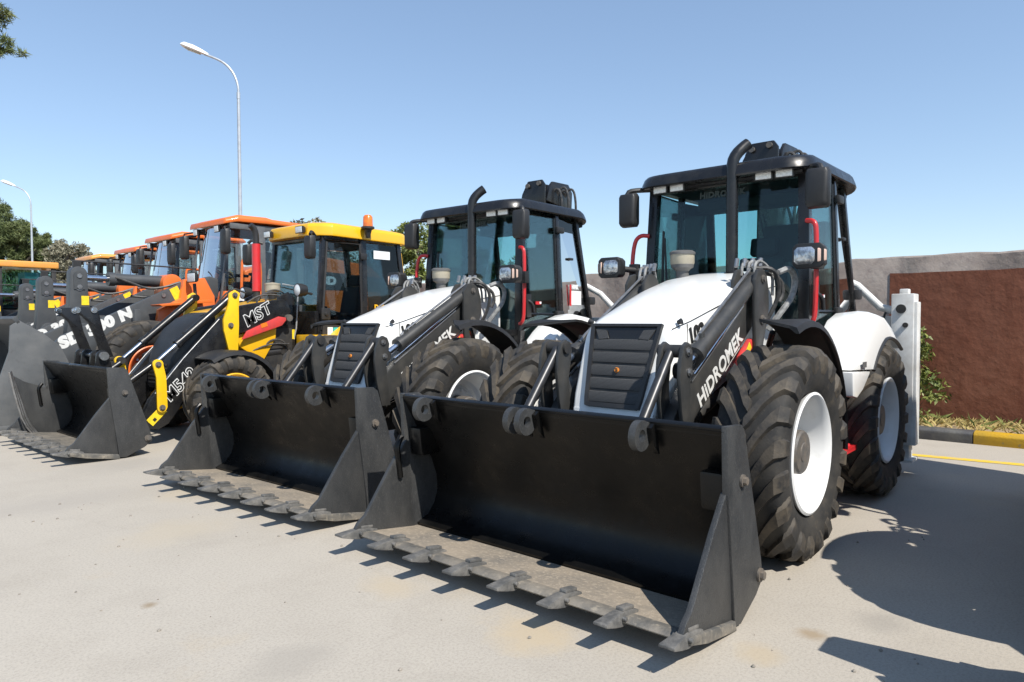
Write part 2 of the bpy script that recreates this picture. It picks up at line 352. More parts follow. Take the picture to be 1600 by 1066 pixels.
g = MB(); gv = [g.v(p) for p in ((-400, -400, 0), (400, -400, 0), (400, 400, 0), (-400, 400, 0))]; g.face(gv)
tag(g.build('ground', 'ground', smooth=False), kind='structure')
# small stones and a stain of spilled sand on the yard
rnd = random.Random(3); st = MB()
for i in range(170):
    x, y = rnd.uniform(-1.5, 3.6), rnd.uniform(-4.2, 2.0)
    r = rnd.choice((.004, .006, .007, .011)); p = Vector((x, y, r*.4))
    st.loft([[p+Vector((rr*r*math.cos(a*1.05+i), rr*r*.8*math.sin(a*1.05+i), zz*r)) for a in range(6)] for rr, zz in ((.9, -.4), (1, .1), (.5, .6))])
tag(st.build('loose_stones', mat("stone", (.30, .27, .23), .9, c2=(.16, .15, .13), ns=9), smooth=False), kind='stuff')
l = MB(); a0, a1 = Vector((-4.33, .855)), Vector((-4.478, 1.962)); d_ = (a1-a0).normalized(); n_ = Vector((-d_.y, d_.x))
p0, p1 = a0-d_*6.5, a1+d_*3.5
l.face([l.v((*q, .004)) for q in (p0-n_*.07, p1-n_*.07, p1+n_*.07, p0+n_*.07)])
tag(l.build('road_marking', 'line', smooth=False), kind='structure')
# kerb of painted blocks
kerb = empty('kerb'); tag(kerb, kind='structure')
yk = 1.365
kproto = {}
for i in range(-9, 3):
    key = 'kerb_y' if i % 2 == 0 else 'kerb_d'
    if key not in kproto:
        m = MB(); m.prism([(-5.80, -.02), (-5.60, -.02), (-5.59, .115), (-5.615, .15), (-5.80, .15)], .004, 2.096)
        kproto[key] = o = m.build('kerb_block', key, kerb, bevel=.012)
    else:
        o = kproto[key].copy(); COL.objects.link(o)
    o.location = (0, yk+2.1*i, 0)
so = MB(); so.prism([(-6.52, -.02), (-5.80, -.02), (-5.80, .125), (-6.0, .14), (-6.3, .13), (-6.52, .17)], -34, 9)
tag(so.build('verge_soil', 'soil'), kind='structure')
rnd = random.Random(5)
for nm, mt, n, hh in (('dry_verge_grass', 'straw', 1900, .10), ('green_verge_grass', 'greengrass', 260, .15)):
    gm = MB()
    for i in range(n):
        cl = rnd.random() < .5
        y = rnd.uniform(-1.5, 5) if not cl else rnd.choice((-.2, .75, .9, 1.3, 1.9, 2.2, 2.8, 3.6))+rnd.gauss(0, .13)
        x = rnd.uniform(-6.46, -5.82) if rnd.random() < .4 else -6.46+abs(rnd.gauss(0, .16)); x = min(x, -5.82)
        h = hh*rnd.uniform(.4, 1.3); a = rnd.uniform(0, 2*PI); w = .006; b_ = Vector((math.cos(a), math.sin(a), 0)); le = Vector((rnd.gauss(0, .06), rnd.gauss(0, .06), 0))
        p = Vector((x, y, .12)); gm.face([gm.v(p-b_*w), gm.v(p+b_*w), gm.v(p+le*.5+b_*w*.6+Vector((0, 0, h*.6))), gm.v(p+le*1.5+Vector((0, 0, h)))])
    tag(gm.build(nm, mt, smooth=False), kind='stuff')
# wall: rough grey render, brown painted field below
wr = empty('boundary_wall', (-6.5, 0, 0)); tag(wr, 'long rendered yard wall, bare grey on top and brown painted below, behind the loaders', 'wall')
rnd = random.Random(11)
wm = MB(); ys = [-34+i*.25 for i in range(173)]; rings = []
top = 2.44
for y in ys:
    t = top+rnd.uniform(-.012, .012); rings.append([(0, y, -.1), (0, y, 1.2), (rnd.uniform(-.004, .004), y, t-.02), (-.02, y, t+.005), (-.22, y, t), (-.24, y, -.1)])
wm.loft(rings); wm.build('wall_body', 'wall_g', wr, smooth=True)
pm = MB(); rings = []
for y in [.22+i*.25 for i in range(30)]:
    t = 2.205+rnd.uniform(-.006, .006)
    rings.append([(.0, y, .0), (.008, y, .0), (.010+rnd.uniform(-.002, .003), y, .7), (.009+rnd.uniform(-.002, .003), y, 1.4), (.008, y, t), (.0, y, t)])
pm.loft(rings); pm.build('painted_field', 'wall_b', wr)

# foliage
def leaf_cloud(mb, c, r, n, size, rnd, flat=1.0, shell=.35, aspect=.5, droop=0):
    c = Vector(c)
    for _ in range(n):
        while True:
            v = Vector((rnd.uniform(-1, 1), rnd.uniform(-1, 1), rnd.uniform(-1, 1)))
            if shell < v.length < 1: break
        p = c+Vector((v.x*r, v.y*r, v.z*r*flat)); s = size*rnd.uniform(.6, 1.4)
        d = (v+Vector((rnd.gauss(0, .7), rnd.gauss(0, .7), rnd.gauss(0, .7)-droop))).normalized(); w = d.orthogonal().normalized(); w.rotate(Matrix.Rotation(rnd.uniform(0, 6.3), 3, d)); w *= s*aspect
        mb.face([mb.v(p-d*s*.5), mb.v(p+w*.5), mb.v(p+d*s*.6), mb.v(p-w*.5)])
def tree(name, label, cat, loc, clumps, trunk, leaf, seed, n=220, size=.16, aspect=.5, flat=.8, group=None, limb=.04, droop=0):
    """clumps: (dx,dy,z,r); trunk: path points with radius"""
    rnd = random.Random(seed); e = empty(name, loc); tag(e, label, cat, group)
    t = MB(); t.tube(trunk[0], lambda u: trunk[1]*(1-.65*u), 8, 1)
    tp = [Vector(p) for p in trunk[0]]
    for (x, y, z, r) in clumps:
        b = min(tp, key=lambda q: (Vector((x, y, z-r))-q).length+abs(q.z-(z-r*1.5)))
        t.tube([b, b.lerp(Vector((x, y, z)), .5)+Vector((rnd.uniform(-.1, .1), rnd.uniform(-.1, .1), -.1*r)), (x, y, z)], lambda u: limb*(1-.7*u), 5, 1)
    t.build('trunk', 'bark', e)
    m = MB()
    for (x, y, z, r) in clumps:
        ns_ = max(6, int(r*10))
        for _ in range(ns_):
            v = Vector((rnd.gauss(0, .55), rnd.gauss(0, .55), rnd.gauss(0, .5)))*r
            leaf_cloud(m, (x+v.x, y+v.y, z+v.z*flat), r*rnd.uniform(.30, .65), n//ns_, size, rnd, flat, .1, aspect, droop)
    m.build('crown', leaf, e, smooth=False); return e
rnd = random.Random(21)
# shrub against the wall right of the white stabiliser leg
cl = [(rnd.gauss(0, .10), rnd.gauss(0, .12), z, .17+.10*math.sin(PI*min(1, (z-.1)/1.15))) for z in (.35, .45, .55, .65, .72, .8, .88, .95, 1.05, 1.12, 1.22)]
tree('shrub', 'young leafy green shrub growing against the brown wall beside the white stabiliser leg', 'shrub', (-6.22, .64, .12), [(x*.9, y*.75, z+.02, r*.75) for x, y, z, r in cl], ([(0, 0, 0), (.02, .02, .4), (0, .03, .9)], .014), 'leafy', 31, n=150, size=.075, aspect=.42, limb=.006)
def dome(n, rx, ry, z0, z1, r, seed):
    q = random.Random(seed); out = []
    for _ in range(n):
        a = q.uniform(0, 2*PI); u = q.random(); z = z0+(z1-z0)*u; k = math.sqrt(max(.05, 1-((u-.35)/.72)**2))
        out.append((rx*k*math.cos(a)*q.uniform(.35, 1), ry*k*math.sin(a)*q.uniform(.35, 1), z, r*q.uniform(.6, 1.1)))
    return out
tree('broadleaf_tree', 'bright green feathery tree behind the wall between the yellow roof and the second white loader', 'tree', (-10.2, -13.7, 0), dome(26, 1.9, 2.0, 2.0, 4.4, .55, 4), ([(0, 0, 0), (.1, 0, 1.5), (0, .1, 3.6)], .12), 'leafy', 41, n=1100, size=.13, aspect=.35)
tree('broadleaf_tree', 'dusty broadleaf tree behind the wall, seen through the windows of the yellow loader cab', 'tree', (-11.6, -22.0, 0), dome(26, 2.4, 2.6, 1.6, 5.0, .75, 5), ([(0, 0, 0), (.1, 0, 1.5), (0, .1, 3.8)], .14), 'greyleaf', 42, n=420, size=.2, aspect=.5)
tree('broadleaf_tree', 'low green tree behind the wall, seen through the windscreen of the second white loader', 'tree', (-9.4, -10.2, 0), dome(14, 1.2, 1.3, 1.6, 3.45, .45, 6), ([(0, 0, 0), (.1, 0, 1.2), (0, .1, 2.8)], .09), 'leafy', 43, n=800, size=.11, aspect=.35)
tree('grey_tree', 'thin grey-green dusty tree on the far left behind the orange loaders', 'tree', (-10.7, -48.75, 0), dome(90, 1.5, 1.5, 2.0, 6.5, .55, 7), ([(0, 0, 0), (.1, 0, 2.5), (0, .1, 5.8)], .18), 'greyleaf', 44, n=380, size=.17, aspect=.4)
tree('pine_tree', 'dense dark pine on the left edge behind the second lamp post', 'pine tree', (-8.3, -51.5, 0), [(x+.3, y-.3, z, r*1.0) for x, y, z, r in dome(70, 2.3, 2.3, 2.2, 7.4, .95, 8)]+[(.2, -.3, 7.9, 1.0), (.5, -.6, 8.6, .9), (.8, -.9, 9.2, .75), (1.0, -1.2, 9.7, .5), (-.3, .3, 7.7, .8), (-1.4, 1.7, 6.7, .6), (-1.6, 1.9, 5.8, .8), (1.3, -1.5, 7.7, 1.0), (-.7, .9, 7.3, .5), (-1.3, 1.6, 6.4, .5)], ([(0, 0, 0), (.3, 0, 4), (.8, 0, 8)], .32), 'pine', 45, n=2100, size=.22, aspect=.18)
# ------------------------------------------------------------------ wheels
def make_wheel(parent, r, w, rimr, nl, rimmat='rim', depth=.22, hubr=.15, hubmat='hub', lug_h=.045, valve=True, huby=None, lw=1.0):
    """wheel with its outer face towards +Y, centred on the axle"""
    e = empty('wheel', parent=parent); h = w/2; rc = r-lug_h
    sh = [(rimr+.005, h*.66), (rimr+.03, h*.80), (rimr+.08, h*.93), (rimr+(rc-rimr)*.5, h*1.0), (rc-.075, h*.99), (rc-.03, h*.93), (rc-.010, h*.82), (rc, h*.55), (rc+.004, h*.2)]
    prof = sh+[(a, -b) for a, b in sh[::-1]]
    MB().lathe(prof, n=72).build('tyre', 'rubber', e)
    # chevron lugs
    lg = MB(); pitch = 2*PI/nl
    path = [(-.04, -1.55, rc+.0), (.12, -1.30, rc), (.40, -.72, rc-.002), (.66, -.30, rc-.012), (.86, -.06, rc-.026), (.96, .02, rc-.055), (1.0, .05, rc-.10), (1.0, .06, rc-.135)]
    hgt = [lug_h, lug_h, lug_h, lug_h+.006, lug_h+.012, lug_h+.006, .016, .001]
    wid = [.20, .245, .235, .25, .28, .29, .27, .24]
    for side in (1, -1):
        for i in range(nl):
            base = i*pitch+(pitch/2 if side < 0 else 0); rings = []
            for (yy, dt, rad), hh, ww in zip(path, hgt, wid):
                y = yy*h*side; th = base+dt*pitch*.92; half = ww*pitch*.98*lw
                # outward direction turns from radial to axial over the shoulder
                k = 0 if yy < .9 else (.35 if yy < .98 else (.8 if hh > .01 else 1))
                ring = []
                for (q, top) in ((-1.12, 0), (-.86, 1), (.86, 1), (1.12, 0)):
                    a = th+q*half*(.95 if top else 1.0)
                    rr = rad-.006+(hh*(1-k) if top else 0); yo = y+(side*hh*k*1.3 if top else -side*.004*k)
                    ring.append((rr*math.cos(a), yo, rr*math.sin(a)))
                rings.append(ring)
            lg.loft(rings)
    lg.build('tread_lugs', 'lug', e, bevel=0)
    # rim: flange, barrel, dish
    yb = h*.80
    rp = [(rimr-.010, yb-.03), (rimr+.018, yb), (rimr+.024, yb+.018), (rimr+.008, yb+.026), (rimr-.012, yb+.012), (rimr-.03, yb-.02), (rimr-.045, yb-.07), (rimr-.075, yb-depth*.72),
          (rimr-.115, yb-depth*.80), (rimr-.125, yb-depth*.98), (rimr*.60, yb-depth*.98), (rimr*.55, yb-depth*.90), (rimr*.48, yb-depth*.90), (hubr*.9, yb-depth+.005), (.0, yb-depth+.005)]
    MB().lathe(rp, n=64).build('rim', rimmat, e)
    MB().lathe([(rimr-.012, -yb-.01), (rimr+.02, -yb-.015), (rimr-.02, -yb+.02), (rimr*.6, -yb+.05), (.0, -yb+.05)], n=32).build('inner_rim', rimmat, e)
    hy = yb-depth if huby is None else huby
    hb = MB(); hb.lathe([(0, hy+.135), (hubr*.40, hy+.135), (hubr*.44, hy+.130), (hubr*.88, hy+.128), (hubr*.96, hy+.115), (hubr, hy-.06)], n=32)
    hb.build('hub', hubmat, e)
    nb = MB()
    for i in range(10):
        a = 2*PI*i/10; c = (rimr*.53*math.cos(a), yb-depth*.92, rimr*.53*math.sin(a)); nb.cyl(c, (c[0], yb-depth*.9+.025, c[2]), .016, 6)
    nb.build('wheel_nut', rimmat, e)
    if valve:
        a = R(38); rr = rimr-.10; MB().cyl((rr*math.cos(a)*.86, yb-depth+.03, rr*math.sin(a)*.86), (rr*math.cos(a), yb-.10, rr*math.sin(a)), .02, 10).build('valve', 'steel', e)
    return e

# ------------------------------------------------------------------ small shared pieces
def work_light(parent, p, d=(1, 0, 0), s=(.14, .095), name='work_light', body='plastic'):
    """box lamp facing d, centre p"""
    d = Vector(d).normalized(); y = Vector((0, 0, 1)).cross(d).normalized(); z = d.cross(y)
    m = Matrix((d, y, z)).transposed(); p = Vector(p)
    b = MB().loft([[p+m@Vector((x, a*w, b_*h)) for a, b_ in ((-1, -1), (1, -1), (1, 1), (-1, 1))] for x, w, h in ((-.07, s[0]*.32, s[1]*.32), (-.02, s[0]*.5, s[1]*.5), (.015, s[0]*.54, s[1]*.54))]).build(name, body, parent, bevel=.008)
    MB().loft([[p+m@Vector((x, a*w, b_*h)) for a, b_ in ((-1, -1), (1, -1), (1, 1), (-1, 1))] for x, w, h in ((.012, s[0]*.46, s[1]*.45), (.022, s[0]*.44, s[1]*.42))]).build('lens', 'lens', b, bevel=.006)
    return b
def mirror(parent, c, arm, w=.17, h=.29, side=1):
    """rear-view mirror: rounded housing hanging from an arm"""
    cx, cy, cz = c
    a = MB().tube(arm, .024, 8, 1).build('mirror_arm', 'plastic', parent)
    def rr(x, k): return [(cx+x, cy+q*w/2*k, cz+v*h/2*k) for q, v in ((-1, -.82), (-.8, -1), (.8, -1), (1, -.8), (1, .8), (.82, 1), (-.82, 1), (-1, .82))]
    mm = MB().loft([rr(.055, .72), rr(.04, .93), rr(-.01, 1.0), rr(-.05, .98)]).build('mirror', 'plastic', parent, bevel=.008)
    MB().box((cx-.052, cy, cz), (.006, w*.86, h*.86)).build('mirror_glass', 'mirror', mm)
    return mm
def headlight(parent, c, d, side):
    cx, cy, cz = c; rr = lambda x, k, sy=1: [(cx+x, cy+q*.115*k*sy, cz+v*.094*k) for q, v in ((-1, -.7), (-.75, -1), (.75, -1), (1, -.7), (1, .7), (.75, 1), (-.75, 1), (-1, .7))]
    b = MB().loft([rr(-.12, .6), rr(-.07, .95), rr(.03, 1.03), rr(.05, 1.0)]).build('headlight', 'plastic', parent, bevel=.008)
    yl = cy-.012*side
    lr = lambda x, k: [(cx+x, yl-.012*side+q*.078*k, cz+v*.068*k) for q, v in ((-1, -.62), (-.68, -1), (.68, -1), (1, -.62), (1, .62), (.68, 1), (-.68, 1), (-1, .62))]
    MB().loft([lr(.046, 1.0), lr(.056, .98), lr(.066, .82), lr(.070, .5)]).build('lens', 'headlens', b)
    s = side
    MB().loft([[(cx+.035, cy+s*.072, cz-.06), (cx+.035, cy+s*.10, cz-.055), (cx+.035, cy+s*.10, cz+.055), (cx+.035, cy+s*.072, cz+.06)], [(cx+.062, cy+s*.075, cz-.05), (cx+.03, cy+s*.135, cz-.04), (cx+.03, cy+s*.135, cz+.04), (cx+.062, cy+s*.075, cz+.05)]]).build('indicator', 'indic', b, bevel=.005)
    return b
def ram(parent, p0, p1, body=.68, rb=.055, rr=.03, bodymat='arm', name='hydraulic_ram'):
    p0, p1 = Vector(p0), Vector(p1); q = p0.lerp(p1, body); dv = (p1-p0).normalized()
    m = MB(); m.cyl(p0+dv*.05, q, rb, 20); m.cyl(q-dv*.03, q+dv*.025, rb*1.18, 20); m.cyl(p0+Vector((0, -.05, 0)), p0+Vector((0, .05, 0)), rb*.95, 16)
    m.cyl(q-dv*.10+Vector((0, 0, rb*.8)), q-dv*.10+Vector((0, 0, rb*1.5)), rb*.35, 10)
    b = m.build(name, bodymat, parent)
    MB().cyl(q, p1, rr, 16).build('rod', 'chrome', b)
    MB().cyl(p1+Vector((0, -.045, 0)), p1+Vector((0, .045, 0)), rb*.9, 16).build('rod_eye', 'dark', b)
    return b
def glass(parent, pts, mt='glass', name='window_glass', th=.006):
    pts = [Vector(p) for p in pts]; n = (pts[1]-pts[0]).cross(pts[2]-pts[0]).normalized()*th
    m = MB(); m.loft([pts, [p+n for p in pts]]); return m.build(name, mt, parent, smooth=False)
def bar(parent, pts, r, name, mt='black', n=8, sm=0): return MB().tube(pts, r, n, sm).build(name, mt, parent)
def pillar(p0, p1, dx, dy):
    p0, p1 = Vector(p0), Vector(p1); return [[p+Vector((a*dx/2, b*dy/2, 0)) for a, b in ((-1, -1), (1, -1), (1, 1), (-1, 1))] for p in (p0, p1)]
def seat(parent, x, z, y=0):
    m = MB(); m.box((x, y, z), (.46, .46, .13)); m.box((x-.24, y, z+.36), (.13, .44, .62), Matrix.Rotation(R(-12), 3, 'Y')); m.box((x-.33, y, z+.78), (.09, .26, .18), Matrix.Rotation(R(-12), 3, 'Y'))
    m.box((x+.02, y+.28, z+.2), (.30, .06, .06)); m.box((x+.02, y-.28, z+.2), (.30, .06, .06)); m.box((x, y, z-.2), (.3, .3, .3))
    return m.build('operator_seat', 'seat', parent, bevel=.03, seg=3)
def steering(parent, x, z, y=0):
    c = MB().tube([(x+.22, y, z-.75), (x+.12, y, z-.35), (x, y, z)], .045, 10).build('steering_column', 'interior', parent)
    t = Matrix.Rotation(R(-28), 3, 'Y'); m = MB(); p = [Vector((x, y, z))+t@Vector((.19*math.cos(2*PI*i/24), .19*math.sin(2*PI*i/24), .03)) for i in range(25)]
    m.tube(p, .017, 8)
    for i in range(3):
        a = 2*PI*i/3; m.tube([Vector((x, y, z)), Vector((x, y, z))+t@Vector((.19*math.cos(a), .19*math.sin(a), .03))], .012, 6)
    m.build('steering_wheel', 'plastic', c); return c
def arc_fender(parent, c, r, a0, a1, y0, y1, mt, name, th=.02, lip=.05, n=14, a0i=None):
    """mudguard arc; angles in degrees measured from +X towards +Z"""
    pts = [(c[0]+r*math.cos(R(a0+(a1-a0)*i/n)), c[1]+r*math.sin(R(a0+(a1-a0)*i/n))) for i in range(n+1)]
    inn = [(c[0]+(r-lip)*math.cos(R(a0+(a1-a0)*i/n)), c[1]+(r-lip)*math.sin(R(a0+(a1-a0)*i/n))) for i in range(n+1)]
    s = 1 if y1 > y0 else -1; yo = y1; rings = []
    a0i = a0 if a0i is None else a0i
    for i, ((x, z), (u, w)) in enumerate(zip(pts, inn)):
        ai = R(a0i+(a1-a0i)*i/n); xi, zi = c[0]+r*math.cos(ai), c[1]+r*math.sin(ai); xj, zj = c[0]+(r-th)*math.cos(ai), c[1]+(r-th)*math.sin(ai)
        k = th/r; X = lambda q, f: (c[0]+(q[0]-c[0])*f, q[1], c[1]+(q[2]-c[1])*f)
        prof = [(xi, y0, zi), (x, yo-s*.05, z), ((x*.75+u*.25), yo-s*.012, (z*.75+w*.25)), (u, yo, w)]
        back = [(u, yo-s*th, w), (c[0]+(r-th)*(x-c[0])/r, yo-s*.06, c[1]+(r-th)*(z-c[1])/r), (xj, y0, zj)]
        rings.append(prof+back)
    return MB().loft(rings).build(name, mt, parent)

# ------------------------------------------------------------------ loader bucket (4-in-1), traced side profile
def make_bucket(root, hw=1.226, ox=0, oz=0, sx=1.0, teeth=8, dark='bucket', cheek='scuffed', ears=(-.9, -.09, .0, .775), edge='edge', hooks=True, dusty='floorplate'):
    T = lambda p: (ox+p[0]*sx, oz+p[1])
    b = MB()
    shell = [T(p) for p in ((1.375, 1.03), (1.30, .90), (1.20, .74), (1.105, .56), (1.05, .42), (1.04, .30), (1.075, .19), (1.15, .105), (1.26, .062))]
    b.plate(shell, -hw+.02, hw-.02, .028)
    bk = b.build('front_bucket', dark, root)
    MB().prism([T(p) for p in ((1.362, 1.045), (1.40, 1.03), (1.385, .985), (1.345, 1.0))], -hw+.02, hw-.02).build('top_lip', dark, bk, bevel=.006)
    fl = MB(); fl.prism([T(p) for p in ((1.24, .036), (1.74, .113), (1.75, .135), (1.24, .064))], -hw+.03, hw-.03); fl.build('floor_plate', dusty, bk)
    MB().prism([T(p) for p in ((1.70, .098), (1.80, .114), (1.803, .122), (1.77, .137), (1.70, .130))], -hw-.01, hw+.01).build('cutting_edge', edge, bk, bevel=.005)
    MB().prism([T(p) for p in ((.97, .17), (1.02, .13), (1.22, .018), (1.30, .03), (1.28, .055), (1.13, .09), (1.04, .2), (1.02, .4), (.97, .4))], -hw+.03, hw-.03).build('bottom_beam', dark, bk, bevel=.008)
    # back stiffener behind the lip
    MB().prism([T(p) for p in ((1.30, .98), (1.20, .86), (1.04, .50), (.97, .40), (1.00, .70), (1.16, .97))], -.75, .75).build('back_box', dark, bk, bevel=.01)
    for s in (-1, 1):
        y = s*hw
        MB().prism([T(p) for p in ((1.40, 1.045), (1.385, .72), (1.315, .20), (1.295, .02), (1.22, .012), (1.02, .10), (.935, .165), (.955, .28), (1.19, 1.005), (1.23, 1.035))], y-s*.0, y-s*.035).build('side_plate', cheek, bk, bevel=.006)
        MB().prism([T(p) for p in ((1.375, .715), (1.36, .70), (1.30, .05), (1.32, .012), (1.77, .115), (1.835, .150), (1.80, .20), (1.74, .24), (1.52, .54))], y-s*.014, y-s*.046).build('cheek_plate', cheek, bk, bevel=.006)
        MB().prism([T(p) for p in ((1.285, .0), (1.62, .055), (1.79, .105), (1.80, .145), (1.30, .055))], y+s*.006, y-s*.05).build('wear_strip', edge, bk, bevel=.006)
        for bx_, bz_, br_ in ((1.225, .75, .026), (.985, .20, .03)):
            bp = MB(); bolt(bp, (T((bx_, bz_))[0], y+s*.001, T((bx_, bz_))[1]), br_, .03, s); bp.build('pivot_bolt', 'hub', bk)
        # clam cylinder bracket inside
        MB().prism([T(p) for p in ((1.36, .80), (1.34, .60), (1.16, .60), (1.16, .80))], y-s*.045, y-s*.17).build('clam_bracket', dark, bk, bevel=.02)
        hk = MB().tube([(T((1.42, .74))[0], y-s*.04, T((1.42, .74))[1]), (T((1.47, .68))[0], y-s*.05, T((1.47, .68))[1]), (T((1.46, .60))[0], y-s*.05, T((1.46, .60))[1]), (T((1.44, .45))[0], y-s*.05, T((1.44, .45))[1])], .022, 8, 2)
        if s < 0: hk.build('clam_pin', dark, bk)
    for i in range(teeth):
        y = -hw+.03+(2*hw-.06)*i/(teeth-1)
        zf = lambda x: .113+(x-1.74)*.154
        m = MB(); w = .034
        X = lambda x: ox+x*sx
        Z = lambda x, d: oz+zf(x)+d
        st = [(1.65, .030, .034, -.004), (1.71, .031, .044, -.012), (1.80, .029, .042, -.028), (1.87, .034, .028, -.020), (1.955, .042, .010, -.004)]
        m.loft([[(X(x), y-ww, Z(x, dz)), (X(x), y+ww, Z(x, dz)), (X(x), y+ww*.92, Z(x, h)), (X(x), y-ww*.92, Z(x, h))] for x, ww, h, dz in st])
        m.box((X(1.735), y, Z(1.735, .052)), (.10, .044, .018), Matrix.Rotation(R(-8), 3, 'Y'))
        m.cyl((X(1.80), y-.05, Z(1.80, .015)), (X(1.80), y+.05, Z(1.80, .015)), .012, 8)
        m.build('tooth', 'tooth', bk, bevel=.006)
    for y in ears:
        cx, cz = T((1.455, .962)); m = MB()
        hole = circ(cx+.015, cz, .024, 0, 360, 14)[:-1]; outer = [(cx-.10, cz+.055), (cx-.10, cz-.01), (cx-.03, cz-.072)]+circ(cx+.012, cz, .082, -95, 120, 11)
        # ring plate: outer outline bridged to a pin hole
        n = 24; oo = []
        per = outer+[outer[0]]
        def ray_out(a):
            d = Vector((math.cos(a), math.sin(a))); best = .2
            for p, q in zip(per, per[1:]):
                p_ = Vector((p[0]-cx-.015, p[1]-cz)); q_ = Vector((q[0]-cx-.015, q[1]-cz)); e_ = q_-p_; den = d.x*e_.y-d.y*e_.x
                if abs(den) < 1e-9: continue
                t = (p_.x*e_.y-p_.y*e_.x)/den; u = (p_.x*d.y-p_.y*d.x)/den
                if t > 0 and -1e-6 <= u <= 1+1e-6: best = min(best, t) if best < .2 else t
            return best
        V = [[], [], [], []]
        for k in range(n):
            a = 2*PI*k/n; ro = ray_out(a); ca, sa = math.cos(a), math.sin(a)
            for q, (rr_, yy) in enumerate(((.033, y-.02), (ro, y-.02), (ro, y+.02), (.033, y+.02))): V[q].append(m.v((cx+.015+rr_*ca, yy, cz+rr_*sa)))
        for k in range(n):
            k2 = (k+1) % n
            for q in range(4): m.face([V[q][k], V[q][k2], V[(q+1) % 4][k2], V[(q+1) % 4][k]])
        m.build('attachment_ear', 'scuffed' if cheek == 'scuffed' else cheek, bk)
        g = MB(); g.prism([T((1.385, 1.03)), T((1.43, 1.0)), T((1.40, .90)), T((1.34, .85))], y+.022, y+.05)
        g.build('gusset', dark, bk)
    for y in (-.66, -.45, .32):      # rings modelled after the ears' cast shadows on the floor, switched off
        if False:
            p = [(T((1.42+.026*math.cos(2*PI*i/14), 0))[0], y+.026*math.sin(2*PI*i/14), oz+.10) for i in range(15)]
            MB().tube(p, .008, 6).build('ear_shadow_ring', dark, bk)
    return bk

